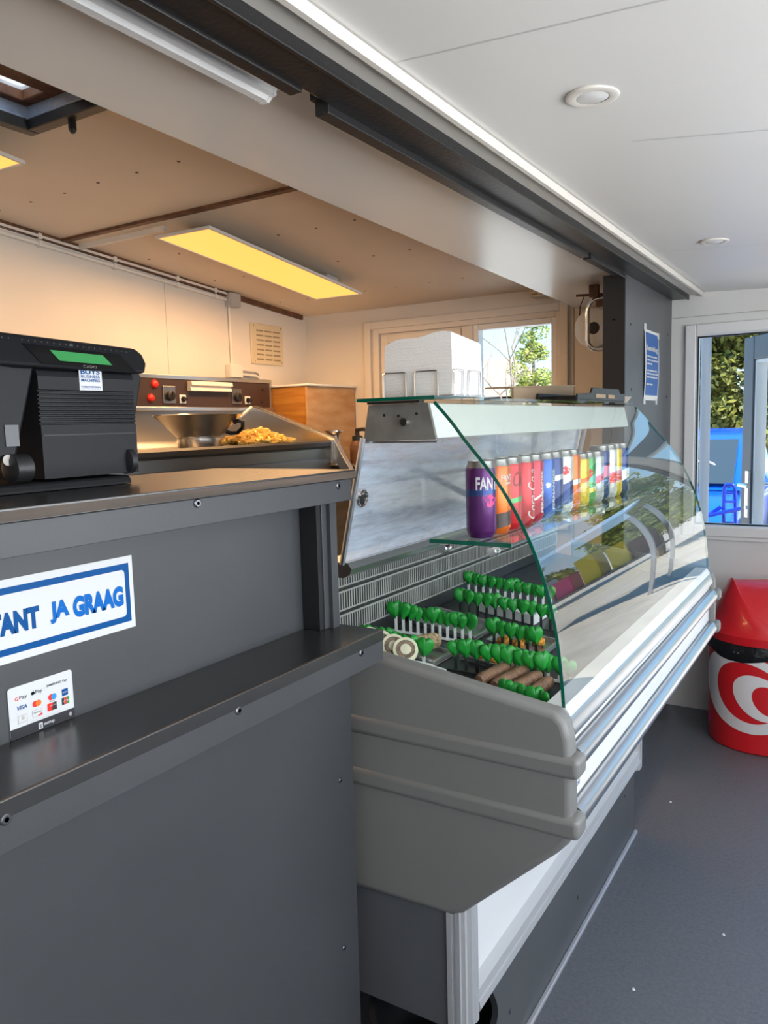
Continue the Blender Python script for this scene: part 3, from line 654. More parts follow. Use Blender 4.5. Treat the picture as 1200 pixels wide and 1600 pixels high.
add_text(b, 'KASSASYSTEMEN', stf(.0004), width=.034, height=.0024, x0=.7585, y0=1.566, off=.02); add_text(b, 'www.kassasystemen.nl', stf(.0004), width=.034, height=.0016, x0=.7585, y0=1.5635)
b.build('lettering', 'sign_blue', po)

# ================================================================== REFRIGERATED DISPLAY COUNTER
vt = thing('display_counter', 'grey and white refrigerated snack display counter with curved glass', 'display counter', (-.65, 2.0, .33))
Y0, Y1 = 1.25, 2.74            # inner faces of the end panels start at Y0+.045
GP = [(-.692, 1.545), (-.679, 1.537), (-.645, 1.500), (-.618, 1.466), (-.580, 1.422), (-.545, 1.376), (-.513, 1.322), (-.487, 1.266), (-.467, 1.207), (-.452, 1.145), (-.442, 1.075), (-.436, 1.000)]
# --- end panels
EP = [(-.90, .552), (-.645, .560), (-.622, .570), (-.436, .742), (-.416, .765), (-.410, .785), (-.410, .905), (-.413, .955), (-.422, .985), (-.44, 1.000), (-.80, 1.052), (-.90, 1.066)]
for (ya, yb, sg_) in ((Y0, Y0 + .045, -1), (Y1, Y1 + .045, 1)):
    b = MB(); b.prism(EP, ya, yb); e = b.build('end_panel', 'counter_grey', vt, bev=.012, seg=4, smooth=True)
    for zc_ in (.797, .906):
        b = MB(); yq0, yq1 = (ya - .006, ya + .03) if sg_ < 0 else (yb - .03, yb + .006)
        b.box(-.899, -.394, yq0 if sg_ < 0 else ya + .001, yb - .001 if sg_ < 0 else yq1, zc_ - .0195, zc_ + .0195); b.build('ridge', 'counter_grey', e, bev=.011, seg=4, smooth=True)
ya, yb = Y0 + .045, Y1
# --- front face
b = MB(); b.prism([(-.60, .60), (-.43, .765), (-.426, .776), (-.426, .985), (-.436, .998), (-.47, .998), (-.47, .80), (-.62, .63)], ya, yb); b.build('front_panel', 'cab_white', vt)
b = MB(); b.sweep([(-.4255, .945), (-.417, .948), (-.416, .953), (-.424, .978), (-.4265, .980)], ya, yb); b.build('trim_strip', 'alu', vt, smooth=True)
for zc_ in (.797, .906):
    b = MB(); b.tube([(-.421, ya, zc_), (-.421, yb, zc_)], .0215, 20); tb = b.build('bumper_tube', 'alu', vt, smooth=True)
    b = MB(); b.box(-.4275, -.4245, ya, yb, zc_ + .0205, zc_ + .024); b.box(-.4275, -.4245, ya, yb, zc_ - .024, zc_ - .0205); b.build('tube_seal', 'steel_dark', tb)
# badge with the maker's word mark
b = MB(); b.box(-.4262, -.4245, 1.296, 1.352, .827, .857); bd = b.build('badge', 'white_plastic', vt)
b = MB(); add_text(b, 'DIAMOND', lambda u, v: (-.4242, u, v), width=.034, height=.008, x0=1.313, y0=.838, off=.01)
b.add([(-.4242, 1.301 + .007 * c, .842 + .009 * s_) for c, s_ in ((0, -1), (1, 0), (0, 1), (-1, 0))], [(0, 1, 2, 3)]); b.build('lettering', 'sign_blue', bd)
# --- base
b = MB(); b.box(-.895, -.66, Y0 + .012, Y0 + .03, .312, .575); b.build('side_panel', 'dark_grey', vt)
b = MB(); b.box(-.895, -.66, 2.62, 2.64, .335, .62); b.build('side_panel', 'dark_grey', vt)
b = MB(); b.box(-.66, -.642, 1.30, 2.62, .375, .64); b.build('kick_panel', 'cab_white', vt)
b = MB(); b.prism([(-.665, .332), (-.615, .332), (-.612, .338), (-.615, .352), (-.620, .354), (-.620, .358), (-.615, .360), (-.618, .376), (-.635, .378), (-.665, .378)], 1.31, 2.61); b.build('bottom_rail', 'alu_matte', vt)
for (yp, zb) in ((1.255, .30), (2.585, .29)):
    b = MB(); pts = []
    for x, y in ((-.658, 0), (-.648, 0), (-.648, .004), (-.640, .004), (-.640, 0), (-.630, 0), (-.630, .006), (-.622, .008), (-.622, .016), (-.614, .02), (-.614, .03), (-.618, .034), (-.614, .038), (-.614, .05), (-.618, .056), (-.658, .056)): pts.append((x, yp + y))
    b.prism(pts, zb + .02, .60, 'z'); b.build('corner_post', 'alu_matte', vt)
b = MB(); b.box(-1.0, -.66, 1.27, 2.62, .345, .60); b.build('compressor_box', 'dark_grey', vt)
for (x, y, z) in ((-.7, 1.56, 0), (-.7, 2.55, 0), (-.95, 1.56, 0), (-.95, 2.55, 0)):
    b = MB(); b.lathe([(.02, .331), (.02, .345)], (x, y, 0), 12); b.build('foot', 'near_black', vt)
# --- well interior
def zt_(x): return .90 - .135 * x
b = MB()
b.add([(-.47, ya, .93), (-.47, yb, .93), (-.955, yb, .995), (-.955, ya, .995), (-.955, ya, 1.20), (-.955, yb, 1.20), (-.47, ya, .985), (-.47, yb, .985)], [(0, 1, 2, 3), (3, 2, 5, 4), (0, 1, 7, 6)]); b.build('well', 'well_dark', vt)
b = MB(); b.box(-1.0, -.957, ya, yb, .60, 1.205); b.build('back_body', 'counter_grey', vt)
b = MB()
for k in range(3):      # slotted duct behind the trays
    zz = 1.05 + k * .052
    b.box(-.954, -.950 + .0, ya, yb, zz, zz + .044)
gr = b.build('duct_panel', 'grille', vt)
b = MB()
N = 150
for k in range(N):
    y = ya + .008 + (yb - ya - .016) * k / N
    for r in range(3): b.box(-.9502, -.9494, y, y + .0045, 1.054 + r * .052, 1.090 + r * .052)
b.build('slots', 'well_dark', gr)
b = MB(); b.prism([(-.96, 1.190), (-.900, 1.190), (-.885, 1.198), (-.880, 1.210), (-.890, 1.222), (-.96, 1.222)], ya, yb); b.build('sill_rail', 'alu', vt)
# deck plate carrying the trays
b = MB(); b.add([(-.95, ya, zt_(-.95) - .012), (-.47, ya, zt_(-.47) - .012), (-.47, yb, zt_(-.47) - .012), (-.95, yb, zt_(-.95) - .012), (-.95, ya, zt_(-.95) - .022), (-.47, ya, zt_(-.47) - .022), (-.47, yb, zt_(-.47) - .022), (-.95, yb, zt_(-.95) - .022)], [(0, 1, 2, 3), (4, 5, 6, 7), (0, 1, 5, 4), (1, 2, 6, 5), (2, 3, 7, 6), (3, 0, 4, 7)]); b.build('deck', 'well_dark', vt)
# --- canopy
b = MB(); b.prism([(-.835, 1.538), (-.705, 1.538), (-.690, 1.472), (-.848, 1.469)], ya + .02, yb - .02); cp = b.build('canopy', 'canopy_white', vt, bev=.002)
for yq in (ya + .012, yb - .02):
    b = MB(); b.prism([(-.836, 1.539), (-.704, 1.539), (-.688, 1.470), (-.850, 1.467)], yq, yq + .008); q = b.build('canopy_end', 'canopy_grey', cp)
b = MB(); b.box(-.852, -.686, ya + .012, ya + .03, 1.464, 1.4675); b.build('canopy_edge', 'alu', cp)
b = MB(); b.lathe([(.0075, -.006), (.0095, 0), (.0095, .006)], (-.752, ya + .008, 1.504), 20, 'y'); b.build('knob', 'chrome', cp, smooth=True)
b = MB()
for (x, z) in ((-.80, 1.518), (-.768, 1.516), (-.728, 1.519)): b.lathe([(.003, -.0008), (.003, .0)], (x, ya + .012, z), 10, 'y')
b.build('rivets', 'near_black', cp)
b = MB(); b.box(-.83, -.715, ya - .002, ya + .02, 1.5395, 1.5445); b.build('top_bracket', 'near_black', cp)
# --- glass
b = MB(); b.box(-.850, -.680, ya - .005, yb + .0, 1.545, 1.551); b.build('top_glass', 'glass_top', vt)
b = MB(); b.box(-.8515, -.8495, ya - .006, yb, 1.5448, 1.5512); b.box(-.8515, -.68, ya - .0065, ya - .004, 1.5448, 1.5512); b.build('top_glass_edge', 'green_edge', vt)
def offs(P, d):
    out = []
    for i, p in enumerate(P):
        a = P[max(0, i - 1)]; c = P[min(len(P) - 1, i + 1)]; tx, tz = c[0] - a[0], c[1] - a[1]; L = math.hypot(tx, tz); out.append((p[0] + tz / L * d * -1, p[1] + tx / L * d))
    return out
# refine the profile with a Catmull-Rom
def cr(P, k=4):
    out = []
    for i in range(len(P) - 1):
        p0, p1, p2, p3 = P[max(0, i - 1)], P[i], P[i + 1], P[min(len(P) - 1, i + 2)]
        for j in range(k):
            t = j / k; out.append(tuple(.5 * (2 * p1[a] + (p2[a] - p0[a]) * t + (2 * p0[a] - 5 * p1[a] + 4 * p2[a] - p3[a]) * t * t + (3 * p1[a] - p0[a] - 3 * p2[a] + p3[a]) * t ** 3) for a in (0, 1)))
    return out + [P[-1]]
G1 = cr(GP[1:]); G0 = offs(G1, .006)
b = MB(); b.prism(G1 + G0[::-1], ya - .012, yb + .0, cap=False); b.build('curved_glass', 'glass', vt, smooth=True)
for yq in (ya - .0135, yb):
    b = MB(); b.prism(G1 + G0[::-1], yq, yq + .0015, cap=False)
    n = len(G1)
    for yy in (yq, yq + .0015):
        vs = [(p[0], yy, p[1]) for p in G1] + [(p[0], yy, p[1]) for p in G0]; b.add(vs, [(i, i + 1, n + i + 1, n + i) for i in range(n - 1)])
    b.build('curved_glass_edge', 'green_edge', vt)
# side glass, near and far
SG = [(-.900, 1.215), (-.845, 1.465), (-.69, 1.468)] + [p for p in G0 if p[1] < 1.462] + [(-.442, 1.0), (-.80, 1.05), (-.90, 1.064)]
for yq in (ya - .006, yb - .006):
    b = MB(); b.prism(SG, yq, yq + .005); b.build('side_glass', 'pane', vt)
# sliding doors at the staff side
for (y0_, y1_, dx) in ((ya, 2.05, 0.), (1.97, yb, -.012)):
    b = MB(); b.add([(-.898 + dx, y0_, 1.222), (-.898 + dx, y1_, 1.222), (-.846 + dx, y1_, 1.468), (-.846 + dx, y0_, 1.468), (-.902 + dx, y0_, 1.222), (-.902 + dx, y1_, 1.222), (-.850 + dx, y1_, 1.468), (-.850 + dx, y0_, 1.468)], [(0, 1, 2, 3), (4, 5, 6, 7), (0, 1, 5, 4), (1, 2, 6, 5), (2, 3, 7, 6), (3, 0, 4, 7)]); sd = b.build('sliding_door', 'acrylic', vt)
    b = MB(); yk = y0_ + .0 if dx == 0 else y1_ - .02
    c = Vector((-.872 + dx, (y0_ + .03) if dx == 0 else (y1_ - .03), 1.352))
    b.tube([c + Vector((.004 + .2 * .016 * math.sin(a), .016 * math.cos(a), .016 * math.sin(a))) for a in [2 * PI * i / 20 for i in range(20)]], .0032, 8, closed=True); b.build('finger_ring', 'chrome', sd, smooth=True)
    b = MB(); b.lathe([(.0145, 0), (.0145, .003)], c, 20, 'x'); b.build('finger_hole', 'near_black', sd)
for yq in (ya, yb):
    b = MB(); b.tube([(-.903, yq, 1.218), (-.843, yq, 1.475)], .006, 8); b.build('door_jamb', 'alu', vt, smooth=True)
# glass shelf
b = MB(); b.box(-.700, -.535, 1.30, yb - .01, 1.2745, 1.2815); sh = b.build('glass_shelf', 'glass_top', vt)
b = MB(); b.box(-.7005, -.5345, 1.2985, 1.3005, 1.2742, 1.2818); b.box(-.7012, -.6998, 1.2985, yb - .01, 1.2742, 1.2818); b.build('shelf_edge', 'green_edge', sh)
for yq in (1.318, 2.0, 2.65):
    for x in (-.676, -.575):
        b = MB(); b.lathe([(.0085, -.018), (.0095, -.016), (.0095, .0), (.007, .002), (.007, .01)], (x, yq, 1.2635), 16, 'y'); b.build('shelf_clamp', 'chrome', sh, smooth=True)
b = MB()
for yq in (2.01, 2.66): b.box(-.95, -.57, yq - .004, yq + .004, 1.256, 1.272)
b.build('shelf_bracket', 'alu', sh)

# ================================================================== DRINK CANS
def can(x, y, spec, idx):
    nm, base, txts, rot, label, big = spec
    z = 1.2817
    r = .0288; H = .1455 if big == 1 else .133
    root = thing('drink_can', label, 'can', (x, y, z), 'drink cans on the glass shelf')
    b = MB(); b.lathe([(.0225, 0), (.0235, .002), (r - .001, .011), (r, .014), (r, H - .017), (r - .001, H - .013)], (x, y, z), 32, cap1=False); b.build('body', base, root, smooth=True)
    b = MB(); b.lathe([(r - .001, H - .013), (.0245, H - .003), (.0248, H), (.0235, H), (.0225, H - .004), (.001, H - .004)], (x, y, z), 32, cap0=False); b.build('lid', 'steel_dark', root, smooth=True)
    th0 = math.radians(-45 + rot)
    mats = []; b = MB()
    def W(u, v): a = th0 + u / r; return (x + (r + .0003) * math.cos(a), y + (r + .0003) * math.sin(a), z + v)
    for (s, mname, w, h, u0, v0, vert, off, shear) in txts:
        if mname not in mats: mats.append(mname)
        mi = mats.index(mname)
        if s == '#blob':
            pts = [(u0 + w * math.cos(t) * (1 + .25 * math.sin(5 * t)), v0 + h * math.sin(t) * (1 + .2 * math.cos(3 * t))) for t in [2 * PI * i / 24 for i in range(24)]]
            b.add([W(u0, v0)] + [W(*p) for p in pts], [(0, 1 + i, 1 + (i + 1) % 24) for i in range(24)], mi)
        elif s == '#band':
            n = 33; pts = []
            for k in range(n):
                t = -.085 + .17 * k / (n - 1); dv = .5 * shear * math.sin(t * 36)
                pts += [W(t, v0 + dv), W(t, v0 + h + dv)]
            b.add(pts, [(2 * k, 2 * k + 2, 2 * k + 3, 2 * k + 1) for k in range(n - 1)], mi)
        elif vert: add_text(b, s, lambda u, v: W(u0 - v, v0 + u), width=w, height=h, off=off, shear=shear, mi=mi)
        else: add_text(b, s, W, width=w, height=h, x0=u0, y0=v0, align='c', off=off, shear=shear, mi=mi)
    if mats: b.build('lettering', mats, root)
    return root
def cm(n, c): M[n] = mat(n, c, .25, .35); return n
cm('can_purple', (.10, .015, .13)); cm('can_orange', (.80, .16, .02)); cm('can_red', (.62, .02, .03)); cm('can_red2', (.55, .02, .05)); cm('can_blue', (.03, .12, .50)); cm('can_navy', (.02, .05, .20)); cm('can_white', (.75, .75, .76)); cm('can_yellow', (.78, .55, .05)); cm('can_green', (.06, .34, .10)); cm('can_silver', (.55, .56, .58)); M['pink'] = mat('pink', (.75, .03, .22), .4); M['can_brown'] = mat('can_brown', (.05, .02, .015), .4)
T = lambda s, m, w, h, u, v, vert=False, off=.03, sh=0: (s, m, w, h, u, v, vert, off, sh)
cans = [
 ('a', 'can_purple', [T('FANTA', 'sign_white', .060, .0245, .006, .0915), T('#blob', 'pink', .012, .011, .006, .071), T('#band', 'can_navy', 0, .012, 0, .083, sh=.006)], 8, 'purple drink can with white lettering, nearest on the glass shelf', 1),
 ('b', 'can_orange', [T('FANTA', 'sign_white', .038, .012, .014, .104), T('#band', 'can_brown', 0, .028, 0, .014, sh=.01), T('zero', 'sign_white', .02, .004, .012, .097)], 8, 'orange drink can standing directly behind the purple can', 1),
 ('c', 'can_red', [T('Coca-Cola', 'can_brown', .088, .028, .038, .088, off=.0, sh=.3), T('#band', 'can_green', 0, .010, 0, .055, sh=.01)], 14, 'red cola can with dark script and green swirl', 1),
 ('d', 'can_red', [T('Coca-Cola', 'sign_white', .104, .030, .034, .014, True, .0, .3)], 0, 'red cola can with tall white script running upwards', 1),
 ('e', 'can_red2', [T('FERNANDES', 'sign_white', .09, .010, .022, .02, True), T('#band', 'can_white', 0, .004, 0, .05, sh=.03)], 4, 'deep red can with lettering running upwards, before the blue cans', 1),
 ('f', 'can_blue', [T('FERNANDES', 'sign_white', .09, .010, .022, .02, True), T('#blob', 'can_silver', .006, .006, .0, .075)], 4, 'bright blue drink can next to the deep red can', 1),
 ('g', 'can_navy', [T('#band', 'can_silver', 0, .012, 0, .08, sh=.01)], 0, 'navy blue can with silver band', 1),
 ('h', 'can_white', [T('#band', 'can_navy', 0, .05, 0, .02, sh=.02), T('#blob', 'can_red', .01, .01, .0, .1)], 0, 'white drink can with navy lower half', 1),
 ('i', 'can_orange', [T('#band', 'can_white', 0, .012, 0, .06, sh=.01)], 0, 'orange can with white band, further down the shelf', 1),
 ('j', 'can_yellow', [T('#band', 'can_orange', 0, .012, 0, .06, sh=.01)], 0, 'yellow drink can with orange band', 0),
 ('k', 'can_green', [T('#blob', 'can_red', .01, .012, .0, .08), T('#band', 'can_yellow', 0, .012, 0, .03, sh=.01)], 0, 'green drink can with red spot', 0),
 ('l', 'can_silver', [T('#band', 'can_red', 0, .02, 0, .05, sh=.02)], 0, 'silver drink can with red band', 0),
 ('m', 'can_navy', [T('#band', 'can_red', 0, .03, 0, .06, sh=.02)], 0, 'navy can with wide red band near the far end', 1),
 ('n', 'can_white', [T('#band', 'can_red', 0, .03, 0, .04, sh=.01)], 0, 'white can with red band near the far end', 1),
 ('o', 'can_yellow', [T('#band', 'can_red', 0, .03, 0, .04, sh=.01)], 0, 'yellow can with wide red band near the far end', 1),
 ('p', 'can_navy', [T('#band', 'can_white', 0, .03, 0, .04, sh=.02)], 0, 'navy can with white band, last on the glass shelf', 1)]
for i, s in enumerate(cans): can(-.62 + (.002 if i % 2 else -.001), 1.36 + .0645 * i, s, i)

# ================================================================== FOOD TRAYS AND GARNISH
def zdeck(x): return zt_(x) - .011
def on_deck(x0, x1, y0, y1, name, label, cat, m, rim=.006, group='food trays in the display counter'):
    root = thing(name, label, cat, ((x0 + x1) / 2, (y0 + y1) / 2, zdeck((x0 + x1) / 2)), group)
    b = MB()
    xf = lambda x, y, z: (x, y, z + zdeck(x))
    b.box(x0, x1, y0, y1, .0005, .003, 0, xf)
    for q in ((x0, x0 + .006, y0, y1), (x1 - .006, x1, y0, y1), (x0 + .006, x1 - .006, y0, y0 + .006), (x0 + .006, x1 - .006, y1 - .006, y1)): b.box(*q, .003, rim + .006, 0, xf)
    b.build('pan', m, root, bev=.002); return root
on_deck(-.94, -.755, 1.412, 1.50, 'food_tray', 'steel tray holding the crumbed log and sliced rolls', 'tray', 'tray')
on_deck(-.94, -.76, 1.62, 1.765, 'food_tray', 'steel tray left of the black stemmed row, empty', 'tray', 'tray')
on_deck(-.735, -.60, 1.625, 1.755, 'food_tray', 'steel tray with orange crumbed snacks behind the short leaf row', 'tray', 'tray')
on_deck(-.735, -.62, 1.49, 1.585, 'food_tray', 'steel tray with orange crumbs between two leaf rows', 'tray', 'tray')
on_deck(-.86, -.70, 1.845, 1.945, 'food_tray', 'white plastic tray between the two farthest leaf rows', 'tray', 'white_plastic', .02)
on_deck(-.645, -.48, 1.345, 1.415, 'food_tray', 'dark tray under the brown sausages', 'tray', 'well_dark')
# crumbed log
def log(x0, y0, x1, y1, r, m, name, label, cat, group=None, z=.011):
    c = ((x0 + x1) / 2, (y0 + y1) / 2); zz = zdeck(c[0]) + z + r
    p0 = Vector((x0, y0, zdeck(x0) + z + r)); p1 = Vector((x1, y1, zdeck(x1) + z + r))
    d = (p1 - p0); k = 9; b = MB()
    b.tube([p0 + d * (i / (k - 1)) for i in range(k)], r, 16, radii=[r * (.72 if i in (0, k - 1) else (.96 if i in (1, k - 2) else 1 + .03 * math.sin(i * 2.1))) for i in range(k)])
    o = b.build(name, m, org=(c[0], c[1], zz - r), smooth=True); tag(o, label, cat, group); return o
log(-.815, 1.425, -.79, 1.492, .018, 'crumb', 'crumbed_log', 'pale crumbed meat log on the steel tray', 'snack')
for i, (xa, ya_, xb, yb_) in enumerate(((-.628, 1.352, -.612, 1.475), (-.594, 1.348, -.580, 1.475), (-.560, 1.346, -.548, 1.468), (-.524, 1.352, -.520, 1.455))):
    log(xa, ya_, xb, yb_, .0135, 'sausage', 'frying_sausage', ['brown frying sausage, leftmost of the row beside the curved glass', 'brown frying sausage, second from left of the row by the glass', 'brown frying sausage, third from left of the row by the glass', 'brown frying sausage, rightmost of the row touching the glass'][i], 'sausage', 'brown sausages in the display counter')
for i, (x, y, tl_) in enumerate(((-.885, 1.362, .5), (-.858, 1.362, .5), (-.828, 1.366, .62), (-.800, 1.366, .62))):
    r = .026; ang_ = math.radians(62 if i < 2 else 55)
    base = Vector((x, y, zdeck(x) + .012))
    root = thing('roll_slice', ['rolled meat slice with pale rind, first beside the counter shelf', 'rolled meat slice with pale rind, second from the counter shelf', 'rolled meat slice with pale rind, third from the counter shelf', 'rolled meat slice with pale rind, nearest the crumbed log'][i], 'snack', base, 'rolled slices in the display counter')
    rot = Matrix.Rotation(ang_, 3, 'X') @ Matrix.Rotation(0, 3, 'Z'); rz = Matrix.Rotation(math.radians(35), 3, 'Z')
    def put(mb): mb.v = [tuple(base + Vector((0, 0, r * math.sin(ang_) + .002)) + rz @ (rot @ Vector(v))) for v in mb.v]
    b = MB(); b.lathe([(r, -.009), (r + .001, 0), (r, .009), (r * .78, .0095), (r * .76, -.0095), (r, -.009)], (0, 0, 0), 28, cap0=False, cap1=False); put(b); b.build('rind', 'rind', root, smooth=True)
    b = MB(); b.lathe([(r * .78, -.008), (r * .78, .0085), (.001, .009)], (0, 0, 0), 24); put(b); b.build('filling', 'meat', root, smooth=True)
    b = MB(); b.lathe([(r * .45, .009), (r * .42, .0105), (.001, .0108)], (0, 0, 0), 20); put(b); b.build('core', 'rind', root, smooth=True)
# orange crumbed snacks
for i, (x, y, r) in enumerate(((-.705, 1.515, .016), (-.668, 1.512, .015), (-.684, 1.545, .016), (-.694, 1.635, .017), (-.662, 1.64, .016), (-.67, 1.70, .018), (-.635, 1.70, .016))):
    bm = bmesh.new(); bmesh.ops.create_icosphere(bm, subdivisions=3, radius=r)
    for v in bm.verts: v.co *= 1 + random.uniform(-.09, .09); v.co.z = max(v.co.z * .8, -r * .55)
    me = bpy.data.meshes.new('orange_snack'); bm.to_mesh(me); bm.free(); me.materials.append(M['orange_crumb'])
    o = bpy.data.objects.new('orange_snack', me); COL.objects.link(o); o.location = (x, y, zdeck(x) + .004 + r * .55)
    w = ['front left', 'front right', 'middle'][i] if i < 3 else ['front left', 'front right', 'rear left', 'rear right'][i - 3]
    tag(o, f'orange crumbed snack, {w} one ' + ('in the tray behind the long black stemmed row' if i < 3 else 'in the tray behind the short leaf row'), 'snack', 'orange crumbed snacks')
b = MB(); n = 40; pts = []
for k in range(n): a = 2 * PI * k / n; rr = .045 * (1 + .06 * math.cos(a * 10)); pts.append((-.735 + rr * math.cos(a), 1.355 + .75 * rr * math.sin(a)))
b.add([(x, y, zdeck(x) + .0135 + .004 * math.sin(7 * x * 9)) for x, y in pts] + [(x, y, zdeck(x) + .0125) for x, y in pts], [tuple(range(n)), tuple(range(2 * n - 1, n - 1, -1))] + [(i, (i + 1) % n, n + (i + 1) % n, n + i) for i in range(n)])
tag(b.build('paper_doily', 'doily', org=(-.735, 1.355, zdeck(-.735) + .012)), 'white lace paper doily lying in front of the leaf row', 'doily')

# garnish leaf : one mesh, copied
def leaf_mesh(sc=1.):
    pts = []
    n = 26
    for k in range(n):
        t = 2 * PI * k / n
        x = .0165 * math.sin(t) ** 3 * 1.05; z = (13.5 * math.cos(t) - 3.2 * math.cos(2 * t) - 1.6 * math.cos(3 * t) - .4 * math.cos(4 * t)) / 17 * .027
        pts.append((x * sc, z * sc + .024 * sc))
    vs = [(0, -.0055, .026 * sc)] + [(x * .6, -.005 + .003 * abs(x) / .0165, z * .6 + .0105 * sc) for x, z in pts] + [(x, 0, z) for x, z in pts] + [(x, .003, z) for x, z in pts] + [(0, .004, .026 * sc)]
    m = n; fs = [(0, 1 + i, 1 + (i + 1) % m) for i in range(m)]
    fs += [(1 + i, 1 + m + i, 1 + m + (i + 1) % m, 1 + (i + 1) % m) for i in range(m)] + [(1 + m + i, 1 + 2 * m + i, 1 + 2 * m + (i + 1) % m, 1 + m + (i + 1) % m) for i in range(m)] + [(1 + 3 * m, 1 + 2 * m + (i + 1) % m, 1 + 2 * m + i) for i in range(m)]
    me = bpy.data.meshes.new('leaf'); me.from_pydata(vs, [], fs); me.materials.append(M['leaf_green']); me.polygons.foreach_set('use_smooth', [True] * len(me.polygons)); return me
LM = [leaf_mesh(.92), leaf_mesh(1.0), leaf_mesh(1.08)]
STEM = {}
for c in ('white_plastic', 'black_plastic'):
    b = MB(); b.box(-.0032, .0032, -.0015, .0015, 0, .042); me = bpy.data.meshes.new('stem'); me.from_pydata(b.v, [], b.f); me.materials.append(M[c]); STEM[c] = me
def garnish(x0, y0, x1, y1, n, stem, label, stem_h=.026, yaw=0):
    zm = zdeck((x0 + x1) / 2)
    root = thing('garnish_strip', label, 'garnish', ((x0 + x1) / 2, (y0 + y1) / 2, zm), 'green leaf garnish strips in the display counter')
    d = Vector((x1 - x0, y1 - y0, 0)); ax = math.atan2(d.y, d.x)
    p = d.normalized(); q = Vector((-p.y, p.x, 0)) * .005
    b = MB(); c0 = Vector((x0, y0, zdeck(x0) + .001)) - p * .006; c1 = Vector((x1, y1, zdeck(x1) + .001)) + p * .006; up = Vector((0, 0, .004))
    b.add([c0 - q, c0 + q, c1 + q, c1 - q, c0 - q + up, c0 + q + up, c1 + q + up, c1 - q + up], [(0, 1, 2, 3), (4, 5, 6, 7), (0, 1, 5, 4), (1, 2, 6, 5), (2, 3, 7, 6), (3, 0, 4, 7)]); b.build('strip', stem, root)
    org = ORG[root.name]
    for k in range(n):
        t = (k + .5) / n; pos = Vector((x0, y0, 0)).lerp(Vector((x1, y1, 0)), t); pos.z = zdeck(pos.x) + .004
        s = bpy.data.objects.new('stem', STEM[stem]); COL.objects.link(s); s.parent = root; s.location = pos - org; s.rotation_euler = (0, 0, ax); s.scale = (1, 1, stem_h / .032)
        l = bpy.data.objects.new('leaf', random.choice(LM)); COL.objects.link(l); l.parent = root; l.location = pos - org + Vector((0, -.001, stem_h)); l.rotation_euler = (random.uniform(-.12, .12), random.uniform(-.15, .15), ax + yaw + random.uniform(-.55, .55))
    return root
garnish(-.945, 1.955, -.70, 2.0, 12, 'white_plastic', 'row of green plastic leaves on white stems, farthest back')
garnish(-.885, 1.775, -.64, 1.83, 11, 'black_plastic', 'row of green plastic leaves on black stems, second from the back')
garnish(-.935, 1.54, -.752, 1.598, 11, 'white_plastic', 'row of green plastic leaves on white stems in the middle')
garnish(-.715, 1.605, -.60, 1.62, 6, 'black_plastic', 'short row of green plastic leaves on black stems by the glass')
garnish(-.855, 1.384, -.765, 1.404, 4, 'white_plastic', 'short low row of green leaves behind the rolled slices', .012)
garnish(-.722, 1.418, -.53, 1.476, 9, 'black_plastic', 'long row of green plastic leaves on black stems nearest the front')
garnish(-.62, 1.49, -.49, 1.53, 6, 'white_plastic', 'row of green leaves behind the brown sausages', .010)
garnish(-.925, 1.40, -.865, 1.42, 4, 'white_plastic', 'low row of green leaves half hidden by the counter shelf', .008)
garnish(-.575, 1.338, -.485, 1.335, 6, 'black_plastic', 'low row of green leaves in front of the sausages', .004)

# ================================================================== ON TOP OF THE DISPLAY COUNTER
nk = thing('napkin_holder', 'chrome wire napkin holder on top of the display counter', 'holder', (-.765, 1.45, 1.551))
X0, X1, YA, YB, ZB, ZT = -.848, -.686, 1.378, 1.528, 1.5535, 1.603
def loop(p0, p1, z1):
    a, c = Vector(p0), Vector(p1); d = (c - a).normalized() * .006
    return [a, Vector((a.x, a.y, z1 - .006)), Vector((a.x, a.y, z1)) + d * .4 - Vector((0, 0, .001)), Vector((a.x, a.y, z1)) + d, Vector((c.x, c.y, z1)) - d, Vector((c.x, c.y, z1 - .001)) - d * .4, Vector((c.x, c.y, z1 - .006)), c]
def wl_(p, q): b = MB(); b.tube(loop(p, q, ZT), .0019, 8); b.build('wire_loop', 'chrome', nk, smooth=True)
for (xa, xb) in ((X0 + .006, X0 + .058), (X0 + .078, X0 + .13)): wl_((xa, YA, ZB), (xb, YA, ZB)); wl_((xa, YB, ZB), (xb, YB, ZB))
for (y_a, y_b) in ((YA + .006, YA + .05), (YA + .075, YA + .13)): wl_((X1, y_a, ZB), (X1, y_b, ZB)); wl_((X0, y_a, ZB), (X0, y_b, ZB))
b = MB(); b.tube([(X0, YA, ZB), (X1, YA, ZB), (X1, YB, ZB), (X0, YB, ZB)], .0018, 8, closed=True); b.tube([(X0, 1.45, ZB), (X1, 1.45, ZB)], .0016, 8); b.build('base_wire', 'chrome', nk, smooth=True)
# napkin pile: uneven, slightly bulging block of folded sheets
bm = bmesh.new()
nx, ny, nz = 12, 12, 26
def NP(u, v, w):
    x = X0 + .006 + (X1 - X0 - .012) * u; y = YA + .005 + (YB - YA - .010) * v
    top = .103 + .017 * math.sin(PI * min(1, u * 1.1) * .62) + .004 * math.sin(9 * u) * (1 - v) - .012 * v
    z = ZB + .002 + w * top
    j = .00014 * math.sin(w * 120 + 3 * u) + .0001 * math.sin(w * 61)
    x += (j + .002 * math.sin(PI * w)) * (1 if u == 1 else (-1 if u == 0 else 0)); y += (j - .002 * w) * (-1 if v == 0 else (1 if v == 1 else 0))
    return (x, y, z)
def face_grid(fn, a, c):
    g = [[bm.verts.new(fn(i / a, k / c)) for k in range(c + 1)] for i in range(a + 1)]
    for i in range(a):
        for k in range(c): bm.faces.new((g[i][k], g[i + 1][k], g[i + 1][k + 1], g[i][k + 1]))
